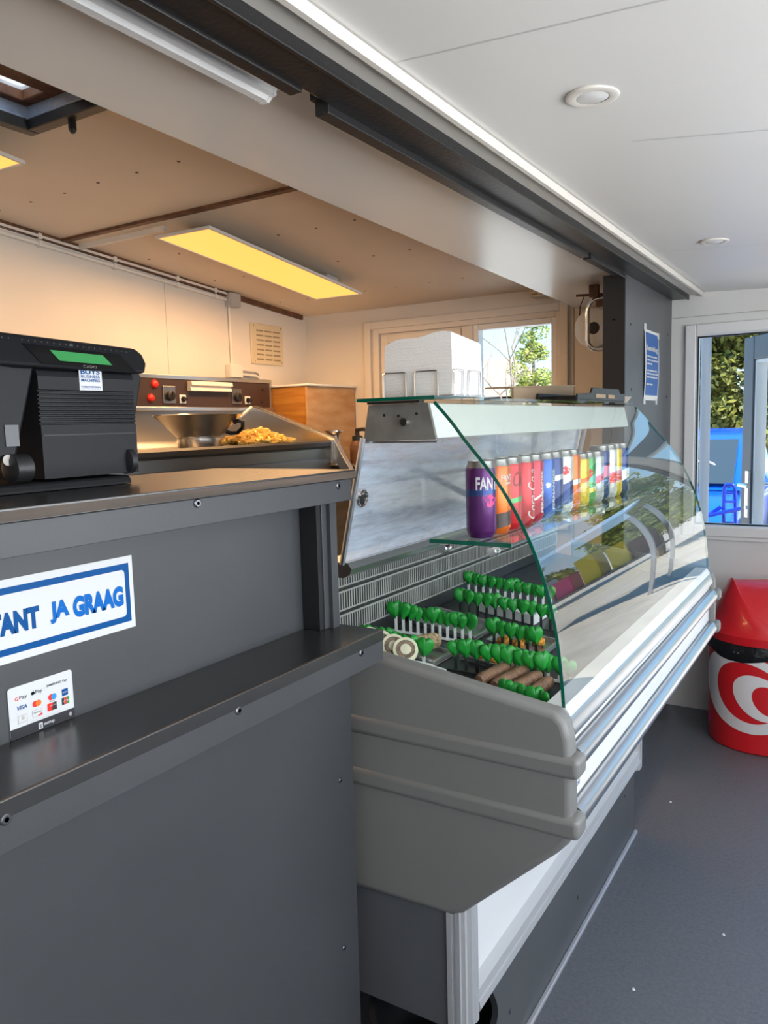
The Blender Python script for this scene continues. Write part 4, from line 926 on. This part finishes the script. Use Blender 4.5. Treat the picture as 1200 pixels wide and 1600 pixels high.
face_grid(lambda s, t: NP(s, 0, t), nx, nz * 3); face_grid(lambda s, t: NP(s, 1, t), nx, nz * 3); face_grid(lambda s, t: NP(0, s, t), ny, nz * 3); face_grid(lambda s, t: NP(1, s, t), ny, nz * 3); face_grid(lambda s, t: NP(s, t, 1), nx, ny); face_grid(lambda s, t: NP(s, t, 0), nx, ny)
bmesh.ops.remove_doubles(bm, verts=bm.verts, dist=1e-5); bmesh.ops.recalc_face_normals(bm, faces=bm.faces)
me = bpy.data.meshes.new('napkin_stack'); 
org = Vector((-.767, 1.453, ZB)); 
for v_ in bm.verts: v_.co -= org
bm.to_mesh(me); bm.free(); me.materials.append(M['napkin'])
o = bpy.data.objects.new('napkin_stack', me); COL.objects.link(o); o.location = org
tag(o, 'thick white stack of folded paper napkins in the wire holder', 'napkins')

# black tray and cardboard at the far end of the top
tb = thing('bread_tray', 'black plastic tray with hand slots on the far end of the glass top', 'tray', (-.74, 2.4, 1.551))
b = MB(); b.box(-.835, -.69, 2.16, 2.66, 1.552, 1.557)
b.prism([(2.16, 1.557), (2.66, 1.557), (2.66, 1.580), (2.60, 1.580), (2.585, 1.594), (2.30, 1.592), (2.285, 1.576), (2.16, 1.572)], -.694, -.688, 'x')
b.prism([(2.24, 1.557), (2.66, 1.557), (2.66, 1.580), (2.24, 1.580)], -.837, -.832, 'x'); b.box(-.832, -.694, 2.24, 2.246, 1.557, 1.570); b.box(-.832, -.694, 2.654, 2.66, 1.557, 1.578); b.build('shell', 'near_black', tb, bev=.001)
b = MB(); b.box(-.6878, -.6868, 2.33, 2.43, 1.563, 1.574); b.box(-.6878, -.6868, 2.46, 2.53, 1.563, 1.574); b.build('slots', 'card', tb)
cx_ = thing('card_box_lid', 'flat brown cardboard box lid behind the black tray', 'box', (-.84, 2.3, 1.551))
b = MB(); b.prism([(2.05, 1.592), (2.62, 1.612), (2.62, 1.616), (2.05, 1.596)], -.92, -.842, 'x'); b.prism([(2.07, 1.552), (2.6, 1.552), (2.6, 1.611), (2.07, 1.592)], -.848, -.842, 'x'); b.build('lid', 'card', cx_)
pb = thing('paper_sheet', 'loose white paper sheet at the far corner of the glass top', 'paper', (-.70, 2.69, 1.552))
b = MB(); b.add([(-.72, 2.665, 1.553), (-.683, 2.665, 1.553), (-.683, 2.725, 1.572), (-.72, 2.735, 1.576), (-.72, 2.665, 1.552), (-.683, 2.665, 1.552), (-.683, 2.725, 1.571), (-.72, 2.735, 1.575)], [(0, 1, 2, 3), (4, 5, 6, 7), (0, 1, 5, 4), (1, 2, 6, 5), (2, 3, 7, 6), (3, 0, 4, 7)]); b.build('sheet', 'paper', pb)

# ================================================================== POSTER, TOWEL ROLL
pr = thing('blue_notice', 'blue paper notice with white text taped on the dark partition', 'poster', (-.844, 3.71, 1.58))
b = MB(); xs_ = lambda v: -.8445 + .006 * math.sin(PI * (1.89 - v) / .31)
def PV(d): return lambda u, v: (xs_(v) + d + .004 * (3.85 - u), u, v)
def grid(mb, u0, u1, v0, v1, d, n=10):
    f = PV(d); vs = []
    for k in range(n + 1):
        v = v0 + (v1 - v0) * k / n; vs += [f(u0, v), f(u1, v)]
    mb.add(vs, [(2 * k, 2 * k + 1, 2 * k + 3, 2 * k + 2) for k in range(n)])
grid(b, 3.575, 3.845, 1.578, 1.888, .0008); b.build('sheet', 'paper', pr, solid=.0006)
b = MB(); grid(b, 3.590, 3.832, 1.600, 1.876, .0018); b.build('print', 'poster_blue', pr)
b = MB(); F = PV(.0026)
add_text(b, 'Bestelling', F, width=.215, height=.030, x0=3.598, y0=1.790, off=.03)
for (wd, v) in (((.05, .06, .07), 1.768), ((.07, .04, .09), 1.752), ((.05, .04), 1.736), ((.04, .08, .06), 1.706), ((.09, .05, .06), 1.692), ((.06, .1, .03), 1.677), ((.05, .06), 1.645)):
    u = 3.603
    for q_ in wd: b.add([F(u, v), F(u + q_, v), F(u + q_, v + .007), F(u, v + .007)], [(0, 1, 2, 3)]); u += q_ + .008
b.build('lettering', 'sign_white', pr)
b = MB()
for (u, v, w, h, r) in ((3.59, 1.897, .035, .03, .3), (3.84, 1.875, .04, .03, -.3), (3.59, 1.572, .03, .025, -.4), (3.82, 1.572, .03, .025, .4)): b.box(-.8446, -.8412, u - w / 2, u + w / 2, v - h / 2, v + h / 2)
b.build('tape', 'tape', pr, bev=.001)
b = MB()
for (y, z) in ((3.35, 1.885), (3.37, 1.62), (4.05, 1.90), (4.05, 1.6)): b.lathe([(.006, 0), (.005, .002)], (-.845, y, z), 10, 'x')
b.lathe([(.005, 0), (.005, .003)], (-.89, 3.262, 1.90), 10, 'y')
struct('trim_13', b, 'near_black')
th_ = thing('towel_holder', 'chrome wall bracket with bent bar for paper towel under the soffit', 'holder', (-1.05, 3.6, 2.06))
def arc(cy, cz, r, a0, a1, x, n=8): return [(x, cy + r * math.cos(math.radians(a0 + (a1 - a0) * i / n)), cz + r * math.sin(math.radians(a0 + (a1 - a0) * i / n))) for i in range(n + 1)]
b = MB(); x = -1.09
b.tube([(-.94, 3.56, 2.035)] + [(-1.04 - .05 * math.sin(t), 3.56, 2.035 - .05 * (1 - math.cos(t))) for t in (0, .4, .8, 1.2, PI / 2)] + [(-1.09, 3.56, 1.86)] + [(-1.09 + .05 * (1 - math.cos(t)), 3.56, 1.86 - .05 * math.sin(t)) for t in (.4, .8, 1.2, PI / 2)] + [(-.94, 3.56, 1.81)], .0105, 12); b.build('bar', 'chrome', th_, smooth=True)
b = MB(); b.tube([(-.94, 3.66, 2.0), (-1.02, 3.66, 1.99), (-1.06, 3.66, 1.95), (-1.07, 3.66, 1.9)], .005, 8); b.tube([(-1.13, 3.52, 2.052), (-.94, 3.60, 2.052)], .006, 8); b.box(-1.075, -1.035, 3.53, 3.56, 2.04, 2.0935); b.box(-1.05, -.95, 3.55, 3.575, 2.0, 2.03); b.build('clamp', 'wood_brown', th_)
tr_ = thing('paper_towel_roll', 'white paper towel roll hanging in the chrome bracket', 'paper roll', (-1.05, 3.72, 1.93))
b = MB(); b.lathe([(.028, 0), (.086, 0), (.089, .004), (.089, .20), (.086, .205), (.028, .205), (.028, 0)], (-1.075, 3.60, 1.912), 36, 'y', cap0=False, cap1=False); b.build('paper', 'paper', tr_, smooth=True)
b = MB(); b.lathe([(.0275, 0.004), (.0275, .203)], (-1.075, 3.60, 1.912), 24, 'y'); b.build('core', 'near_black', tr_, smooth=True)
hk = thing('hanging_bulb', 'small white pull switch dangling beside the towel roll', 'switch', (-1.2, 3.95, 2.0))
b = MB(); b.tube([(-1.15, 3.7, 2.07), (-1.175, 3.72, 2.03), (-1.18, 3.73, 1.99), (-1.175, 3.735, 1.955)], .0025, 6); b.build('cord', 'near_black', hk)
b = MB(); b.lathe([(.004, 0), (.012, -.01), (.014, -.024), (.006, -.032)], (-1.175, 3.735, 1.957), 12); b.build('bulb', 'white_plastic', hk, smooth=True)

# ================================================================== BIN AND BUCKET
BC = (-.368, 3.895); BR = .236
bn = thing('swing_bin', 'round red swing lid waste bin with white ring pattern on the floor', 'bin', (*BC, 0))
def br(z): return BR * (.965 + .035 * z / .43)
b = MB(); b.lathe([(br(0) - .008, 0), (br(.008), .008), (br(.43), .43), (br(.462), .462), (BR - .012, .462)], (*BC, 0), 96, cap1=False); b.build('body', 'red', bn, smooth=True)
b = MB()
def BW(a, z, d=.0016): return (BC[0] + (br(z) + d) * math.cos(a), BC[1] + (br(z) + d) * math.sin(a), z)
for (ao, zo, wo, ho, ai, zi, wi, hi) in ((-104, .277, .232, .178, -99, .280, .152, .134), (-86, .262, .118, .098, -78, .252, .068, .064)):
    n = 72; pts = []
    for k in range(n):
        t = 2 * PI * k / n; c, s_ = math.cos(t), math.sin(t)
        P = (math.radians(ao) + (wo * c) / BR, zo + ho * s_ - .03 * c); Q = (math.radians(ai) + (wi * c) / BR, zi + hi * s_ - .02 * c)
        for q in range(5): pts.append(BW(P[0] + (Q[0] - P[0]) * q / 4, P[1] + (Q[1] - P[1]) * q / 4))
    b.add(pts, [(5 * k + q, 5 * k + q + 1, 5 * ((k + 1) % n) + q + 1, 5 * ((k + 1) % n) + q) for k in range(n) for q in range(4)])
b.build('rings', 'bin_white', bn)
ac = math.radians(-160)
b = MB()
for tri in range(3):
    pa = [(.026 * math.sin(2 * PI * (tri + s_) / 3), .026 * math.cos(2 * PI * (tri + s_) / 3)) for s_ in (.15, .5, .85, 1.02)]
    b.tube([BW(ac + u / BR, .10 + v, 0) for u, v in pa], .0022, 6)
b.build('recycling_mark', 'pink', bn)
b = MB(); b.lathe([(BR + .002, .425), (BR + .006, .44), (BR + .002, .47), (BR - .004, .495), (BR - .02, .50)], (*BC, 0), 64, cap0=False, cap1=False)
b.v = [(x + .003 * math.sin(9 * math.atan2(y - BC[1], x - BC[0])), y, z + .012 * math.sin(4 * math.atan2(y - BC[1], x - BC[0])) * (1 if z < .46 else .2)) for x, y, z in b.v]; b.build('bin_bag', 'bag', bn, smooth=True)
AX = math.radians(-68)                                   # the low side of the lid faces the room
def lidh(w): return .562 + .19 * max(0., 1 - w * w) ** .75
b = MB(); n = 120; R1 = BR + .006; pts = []
for k in range(n):
    a = 2 * PI * k / n; h = lidh(math.cos(a)) + .006; ti = .42 * (h - .55)
    for (r, z) in ((R1 - .012, .496), (R1, .494), (R1 + .001, .530), (R1 - .006, .536), (R1 - .006 - ti * .5, .536 + (h - .536) * .5), (R1 - .008 - ti, h - .003), (R1 - .012 - ti, h), (R1 - .02 - ti, h - .003), (R1 - .022 - ti, h - .02)): pts.append((BC[0] + r * math.cos(a + AX), BC[1] + r * math.sin(a + AX), z))
q = 9; b.add(pts, [(q * k + i, q * k + i + 1, q * ((k + 1) % n) + i + 1, q * ((k + 1) % n) + i) for k in range(n) for i in range(q - 1)]); b.build('lid_collar', 'red', bn, smooth=True)
b = MB(); m_ = 30; pts = []
for i in range(m_ + 1):
    rr = i / m_
    for j in range(60):
        t = 2 * PI * j / 60; w_ = rr * math.cos(t); ti = .42 * (lidh(math.cos(t)) - .55); Rj = (R1 - .018 - ti) * rr
        hb = lidh(math.cos(t)); z = lidh(w_) * .5 + .5 * (.752 - (.752 - hb) * rr ** 2) - .004
        pts.append((BC[0] + Rj * math.cos(t + AX), BC[1] + Rj * math.sin(t + AX), z))
b.add(pts, [(60 * i + j, 60 * i + (j + 1) % 60, 60 * (i + 1) + (j + 1) % 60, 60 * (i + 1) + j) for i in range(m_) for j in range(60)]); b.build('swing_flap', 'red', bn, smooth=True, solid=.004)

bk = thing('bucket', 'black plastic bucket on the floor under the display counter end', 'bucket', (-.735, 1.36, 0))
b = MB(); c = (-.735, 1.335, 0); b.lathe([(.10, 0), (.102, .004), (.128, .265), (.136, .268), (.136, .278), (.124, .278), (.098, .01), (.001, .008)], c, 40); b.build('body', 'black_plastic', bk, smooth=True)
# crumbs on the floor
for i, (x, y) in enumerate(((-.47, 1.95), (-.60, 3.05), (-.3, 2.3))):
    b = MB(); b.lathe([(.002, 0), (.005, .003), (.003, .006)], (x, y, 0), 8); o = b.build('crumb', 'white_plastic', org=(x, y, 0)); tag(o, ['pale crumb on the grey floor, nearest the camera', 'pale crumb on the grey floor beside the display counter', 'pale crumb on the open grey floor'][i], 'crumb')

# ================================================================== OUTSIDE
b = MB(); b.box(-60, 60, -30, 90, -.3, -.12); struct('ground', b, 'asphalt')
b = MB(); b.lathe([(.026, -.12), (.026, 2.8)], (-.738, 4.50, 0), 20); o = b.build('canopy_post', 'post', org=(-.738, 4.5, -.12), smooth=True); tag(o, 'round steel post standing just outside the right window', 'post')
def leaf_cloud(mb, blobs, n, size, seed):
    rnd = random.Random(seed)
    for i in range(n):
        c, r = blobs[rnd.randrange(len(blobs))]
        d = Vector((rnd.gauss(0, 1), rnd.gauss(0, 1), rnd.gauss(0, 1))).normalized()
        p = Vector(c) + Vector((d.x * r[0], d.y * r[1], d.z * r[2])) * (rnd.uniform(.72, 1.03))
        a = Vector((rnd.gauss(0, 1), rnd.gauss(0, 1), rnd.gauss(0, .6))).normalized(); bb = a.cross(d + Vector((rnd.gauss(0, .5), rnd.gauss(0, .5), rnd.gauss(0, .5)))).normalized()
        s = size * rnd.uniform(.6, 1.4)
        mb.add([p - a * s, p + bb * s * .5, p + a * s, p - bb * s * .5], [(0, 1, 2, 3)])
def bush(name, label, cat, cx, cy, h, w, n, size, m, seed, trunk=True, nb=26, low=.2):
    root = thing(name, label, cat, (cx, cy, -.12))
    rnd = random.Random(seed); blobs = []
    for k in range(nb):
        t = rnd.uniform(low, .93); ww = w * (1 - .55 * max(0, t - .35)); a = rnd.random() * 2 * PI; rr = rnd.uniform(.25, .85) * ww
        br = rnd.uniform(.16, .3) * w * 1.5
        blobs.append(((cx + rr * math.cos(a), cy + rr * math.sin(a), -.12 + t * h), (br, br, br * .8)))
    b = MB(); leaf_cloud(b, blobs, n, size, seed + 1); b.build('foliage', m, root)
    if trunk:
        b = MB(); b.tube([(cx, cy, -.12), (cx + .05, cy, h * .3), (cx - .04, cy + .05, h * .7)], .12, 8, radii=[.14, .11, .05]); b.build('trunk', 'bark', root, smooth=True)
    return root
bush('evergreen_bush', 'tall yellow green evergreen bush behind the blue car', 'bush', -2.1, 15.2, 5.4, 1.5, 38000, .07, 'foliage', 3, nb=90, low=.05)
bush('garden_tree', 'broad green tree far outside the doorway', 'tree', 3.3, 16.5, 4.7, 1.9, 12000, .08, 'foliage_light', 8, nb=30, low=.3)
bush('garden_tree', 'green tree further right outside the doorway', 'tree', 8.0, 17.5, 4.8, 2.2, 9000, .09, 'foliage_light', 9, nb=24, low=.3)
bush('young_tree', 'pale yellow green tree right in the kitchen window', 'tree', -11.35, 30.0, 6.0, .95, 7000, .07, 'foliage_light', 12, nb=34, low=.2)
bush('hedge', 'low yellow green hedge before the bungalow', 'hedge', -15.2, 30.6, 1.9, 1.2, 2500, .08, 'foliage_light', 14, trunk=False, nb=16, low=.1)
# market stall outside the doorway
ms = thing('market_stall', 'green market stall with pale blue awning outside the doorway', 'stall', (2.4, 9.3, -.12))
b = MB(); b.prism([(8.75, 1.93), (8.78, 1.93), (9.9, 2.15), (9.9, 2.19), (8.75, 1.97)], 1.35, 3.6, 'x'); b.prism([(8.74, 1.78), (8.755, 1.78), (8.755, 1.97), (8.74, 1.97)], 1.35, 3.6, 'x'); b.build('awning', 'awning_blue', ms)
for x in (1.4, 3.55):
    for y in (8.85, 9.85): b = MB(); b.box(x - .03, x + .03, y - .03, y + .03, -.12, 1.95); b.build('post', 'alu', ms)
b = MB(); b.box(1.4, 3.55, 8.95, 9.8, .75, .8); b.build('table_top', 'anthracite', ms)
for k, (x0, m_) in enumerate(((1.45, 'wood_brown'), (1.75, 'yellow'), (2.15, 'yellow'), (2.55, 'pink'), (2.85, 'can_silver'), (3.15, 'can_navy'))):
    b = MB(); b.box(x0, x0 + .26, 9.1, 9.5, .8, 1.25 + .12 * ((k * 7) % 3)); b.build('crate', m_, ms, bev=.02)
# bare tree
bt = thing('bare_tree', 'leafless tree with thin branches seen through the kitchen window', 'tree', (-8.2, 20, -.12))
b = MB(); rnd = random.Random(4)
def branch(p, d, L, r, lev):
    q = p + d * L; mid = p + d * L * .5 + Vector((rnd.gauss(0, .05), 0, rnd.gauss(0, .05))) * L
    b.tube([p, mid, q], r, 5, radii=[r, r * .8, r * .55], cap=False)
    if lev == 0: return
    for k in range(3 if lev > 2 else 2):
        nd = (d + Vector((rnd.gauss(0, .55), rnd.gauss(0, .4), rnd.gauss(.12, .3)))).normalized(); branch(q if k < 2 else mid, nd, L * rnd.uniform(.6, .85), r * .55, lev - 1)
branch(Vector((-8.2, 20, -.12)), Vector((.02, 0, 1)), 2.3, .06, 5); b.build('branches', 'bark', bt)
# bungalow
hs = thing('bungalow', 'low bungalow with tan tiled roof seen through the kitchen window', 'house', (-15.5, 33, -.12))
b = MB(); b.box(-24, -13.0, 33, 39, -.12, 2.5); b.build('wall', 'house_wall', hs)
b = MB(); b.add([(-24.5, 32.5, 2.6), (-12.6, 32.5, 2.6), (-12.6, 39.5, 2.6), (-24.5, 39.5, 2.6), (-22.5, 36, 4.5), (-14.6, 36, 4.5)], [(0, 1, 5, 4), (1, 2, 5), (2, 3, 4, 5), (3, 0, 4), (0, 3, 2, 1)]); b.build('roof', 'roof_tan', hs)
for x in (-22.5, -19.6, -16.6, -14.9):
    b = MB(); b.box(x, x + 1.1, 32.93, 33.02, .9, 2.0); f_ = b.build('window', 'white_plastic', hs)
    b = MB(); b.box(x + .1, x + 1.0, 32.90, 32.94, 1.0, 1.9); b.build('pane', 'car_glass', f_)
# blue car, nose towards the window
ca = thing('car', 'bright blue hatchback parked outside the right window', 'car', (-1.79, 9.3, -.12))
cxm = -1.79
def sect(y, pts): return [(cxm + x, y, z - .12) for x, z in pts]
def half(w, prof): return [(x * w, z) for x, z in prof] + [(-x * w, z) for x, z in reversed(prof)]
body = [(7.15, .76, .28, .58), (7.3, .80, .2, .74), (8.1, .82, .2, .91), (8.8, .83, .2, .93), (10.5, .83, .2, .95), (11.1, .80, .22, .95), (11.25, .74, .3, .85)]
b = MB(); ks = []
for (y, w, zb, zt2) in body:
    p = [(w * .9, zb), (w, zb + .15), (w, (zb + zt2) / 2 + .1), (w * .97, zt2 - .06), (w * .9, zt2)]
    ring_ = p + [(-x, z) for x, z in reversed(p)]
    b.v += [(cxm + x, y, z - .12) for x, z in ring_]
n = 10
for k in range(len(body) - 1): b.f += [(k * n + j, k * n + (j + 1) % n, (k + 1) * n + (j + 1) % n, (k + 1) * n + j) for j in range(n)]
b.f += [tuple(range(n)), tuple((len(body) - 1) * n + j for j in range(n))]; b.m = [0] * len(b.f); b.build('body', 'car_blue', ca, smooth=True)
b = MB()
cab = [(8.05, .78, .90, .91), (8.85, .74, .92, 1.40), (9.6, .72, .92, 1.48), (10.5, .70, .92, 1.45), (11.15, .74, .92, .97)]
vs = []
for (y, wt_, zb, z2) in cab: vs += [(cxm + .81, y, zb - .12), (cxm + wt_, y, z2 - .12), (cxm - wt_, y, z2 - .12), (cxm - .81, y, zb - .12)]
b.add(vs, [(4 * k + j, 4 * k + j + 1, 4 * (k + 1) + j + 1, 4 * (k + 1) + j) for k in range(4) for j in range(3)]); b.build('cabin', 'car_blue', ca, smooth=True)
def lerp3(a, c, t): return tuple(a[i] + (c[i] - a[i]) * t for i in range(3))
b = MB()   # windscreen, inset on the front of the cabin
A, B_, C_, D_ = vs[0], vs[5], vs[6], vs[3]
A2, D2 = vs[1], vs[2]
def quad_in(a, bq, c, d, m0, m1, off):
    P = lambda u, v: Vector(lerp3(lerp3(a, d, u), lerp3(bq, c, u), v)); nrm = (P(1, 0) - P(0, 0)).cross(P(0, 1) - P(0, 0)).normalized() * off
    return [P(m0, .08) + nrm, P(1 - m0, .08) + nrm, P(1 - m0, m1) + nrm, P(m0, m1) + nrm]
w_ = quad_in(vs[1], vs[5], vs[6], vs[2], .09, .90, .012); w_ = [Vector((cxm + .73, 8.10, .83)), Vector((cxm + .68, 8.80, 1.235)), Vector((cxm - .68, 8.80, 1.235)), Vector((cxm - .73, 8.10, .83))]; w_ = [v + Vector((0, -.025, .02)) for v in w_]
b.add(w_, [(0, 1, 2, 3)]); b.build('windscreen', 'car_glass', ca, solid=.006)
b = MB()
for sx in (1, -1):
    for (ya_, yb_, yta, ytb) in ((8.38, 9.5, 8.98, 9.5), (9.62, 10.6, 9.62, 10.3)):
        lo, hi = .85, 1.24
        b.add([(cxm + sx * .815, ya_, lo), (cxm + sx * .815, yb_, lo), (cxm + sx * .745, ytb, hi), (cxm + sx * .745, yta, hi)], [(0, 1, 2, 3)])
b.build('side_windows', 'car_glass', ca, solid=.012)
for (y, sx) in ((8.0, 1), (8.0, -1), (10.5, 1), (10.5, -1)):
    b = MB(); b.lathe([(.2, -.09), (.31, -.09), (.33, -.06), (.33, .06), (.31, .09), (.2, .09)], (cxm + sx * .78, y, .21), 28, 'x'); wl = b.build('wheel', 'tyre', ca, smooth=True)
    b = MB(); b.lathe([(.2, -.095), (.2, .095)], (cxm + sx * .78, y, .21), 20, 'x'); b.build('hub', 'alu', wl)
for sx in (1, -1):
    b = MB(); b.lathe([(.02, -.1), (.09, -.08), (.1, .0), (.08, .05)], (cxm + sx * .92, 8.45, .84), 14, 'y'); b.build('wing_mirror', 'car_blue', ca, smooth=True)
    b = MB(); b.box(cxm + sx * .6 - .14, cxm + sx * .6 + .14, 7.13, 7.2, .36, .5); b.build('headlamp', 'white_plastic', ca, bev=.02)
b = MB(); b.box(cxm - .02, cxm + .2, 8.70, 8.73, 1.13, 1.19); b.build('mirror', 'white_plastic', ca, bev=.01)
b = MB(); b.tube([(cxm + .4 + .17 * math.cos(t), 8.32 + .06 * math.sin(t), .90 + .15 * math.sin(t)) for t in [2 * PI * i / 20 for i in range(20)]], .015, 8, closed=True); b.build('steering_wheel', 'jbox', ca)
# blue hand truck
hd = thing('hand_truck', 'blue steel hand truck standing outside before the car', 'hand truck', (-.80, 5.9, -.12))
b = MB(); xa, xb, y = -.833, -.763, 5.9
b.tube([(xa, y, -.08), (xa, y, .99), (xa + .01, y, 1.015), (xa + .02, y, 1.02), (xb - .02, y, 1.02), (xb - .01, y, 1.015), (xb, y, .99), (xb, y + .3, -.08)], .013, 10); b.build('frame', 'truck_blue', hd, smooth=True)
for z in (.15, .35, .55, .75, .83, .90, .96):
    b = MB(); b.tube([(xa, y, z), (xb, y, z)], .009, 8); b.build('rung', 'truck_blue', hd, smooth=True)
b = MB(); b.box(xa - .06, xb + .06, y - .3, y, -.11, -.09); b.build('toe_plate', 'truck_blue', hd)
b = MB(); b.tube([(xa - .02, y, .86), (xa - .1, y - .04, .80), (xb + .14, y - .03, .885)], .014, 8); b.build('handle', 'truck_blue', hd, smooth=True)
for sx in (xa - .06, xb + .06):
    b = MB(); b.lathe([(.03, -.025), (.1, -.025), (.115, 0), (.1, .025), (.03, .025)], (sx, y + .06, .0), 20, 'x'); b.build('wheel', 'tyre', hd, smooth=True)

# ================================================================== LIGHT
w = bpy.data.worlds.new('sky'); SC.world = w; w.use_nodes = True
nt = w.node_tree; bg = nt.nodes['Background']
tc = nt.nodes.new('ShaderNodeTexCoord'); sp = nt.nodes.new('ShaderNodeSeparateXYZ'); nt.links.new(tc.outputs['Generated'], sp.inputs[0])
rp = nt.nodes.new('ShaderNodeValToRGB'); nt.links.new(sp.outputs['Z'], rp.inputs['Fac'])
e = rp.color_ramp.elements; e[0].position = 0; e[0].color = (.62, .80, .95, 1); e[1].position = .55; e[1].color = (.16, .42, .86, 1); q = rp.color_ramp.elements.new(.18); q.color = (.36, .66, .95, 1)
nt.links.new(rp.outputs['Color'], bg.inputs['Color']); bg.inputs['Strength'].default_value = 1.7
def sun(d, s, c, a=.6):
    l = bpy.data.lights.new('sun', 'SUN'); l.energy = s; l.color = c; l.angle = math.radians(a); o = bpy.data.objects.new('sun', l); COL.objects.link(o)
    o.rotation_euler = Vector(d).to_track_quat('Z', 'Y').to_euler(); return o
sun((.55, -.28, .8), 9.0, (1, .94, .84))
def area(loc, dirv, sx, sy, e_, c):
    l = bpy.data.lights.new('area', 'AREA'); l.shape = 'RECTANGLE'; l.size = sx; l.size_y = sy; l.energy = e_; l.color = c
    o = bpy.data.objects.new('area', l); COL.objects.link(o); o.location = loc; o.rotation_euler = (-Vector(dirv)).to_track_quat('Z', 'Y').to_euler() if dirv[2] > -1 else (math.atan(-.0884), 0, math.radians(2.5)); return o
area((1.38, .75, 1.42), (-1, 0, .75), 3.9, 1.1, 62, (.95, .97, 1))             # added fill lamp inside the unseen hatch opening, brightens the customer side
area((-2.44, 2.99, zc(2.99) - .075), (0, 0, -1), .26, 1.15, 19, (1, .58, .27))     # the LED panels
area((-2.44, 1.05, zc(1.05) - .075), (0, 0, -1), .26, 1.15, 19, (1, .58, .27))

# ================================================================== CAMERA
cam = bpy.data.cameras.new('camera'); co = bpy.data.objects.new('camera', cam); COL.objects.link(co)
cam.sensor_fit = 'VERTICAL'; cam.sensor_height = 24; cam.lens = 24 * 1221.24 / 1600; cam.clip_start = .01
R_ = Vector((0.85177, 0.52326, -0.02637)); yaw, pitch, roll = (math.radians(a) for a in (31.66796832 + .01, 6.37485992, -1.52010137))
fw = Vector((-math.sin(yaw) * math.cos(pitch), math.cos(yaw) * math.cos(pitch), -math.sin(pitch)))
r0 = fw.cross(Vector((0, 0, 1))).normalized(); u0 = r0.cross(fw)
r_ = r0 * math.cos(roll) + u0 * math.sin(roll); u_ = u0 * math.cos(roll) - r0 * math.sin(roll)
co.matrix_world = Matrix(((r_.x, u_.x, -fw.x, 0), (r_.y, u_.y, -fw.y, 0), (r_.z, u_.z, -fw.z, 1.5), (0, 0, 0, 1)))
SC.camera = co
SC.view_settings.view_transform = 'Standard'; SC.view_settings.look = 'None'; SC.view_settings.gamma = 1; SC.view_settings.exposure = .22
SC.view_settings.use_curve_mapping = False
SC.cycles.use_denoising = True
SC.cycles.max_bounces = 12; SC.cycles.transparent_max_bounces = 24; SC.cycles.caustics_reflective = False; SC.cycles.caustics_refractive = False; SC.cycles.sample_clamp_indirect = 6
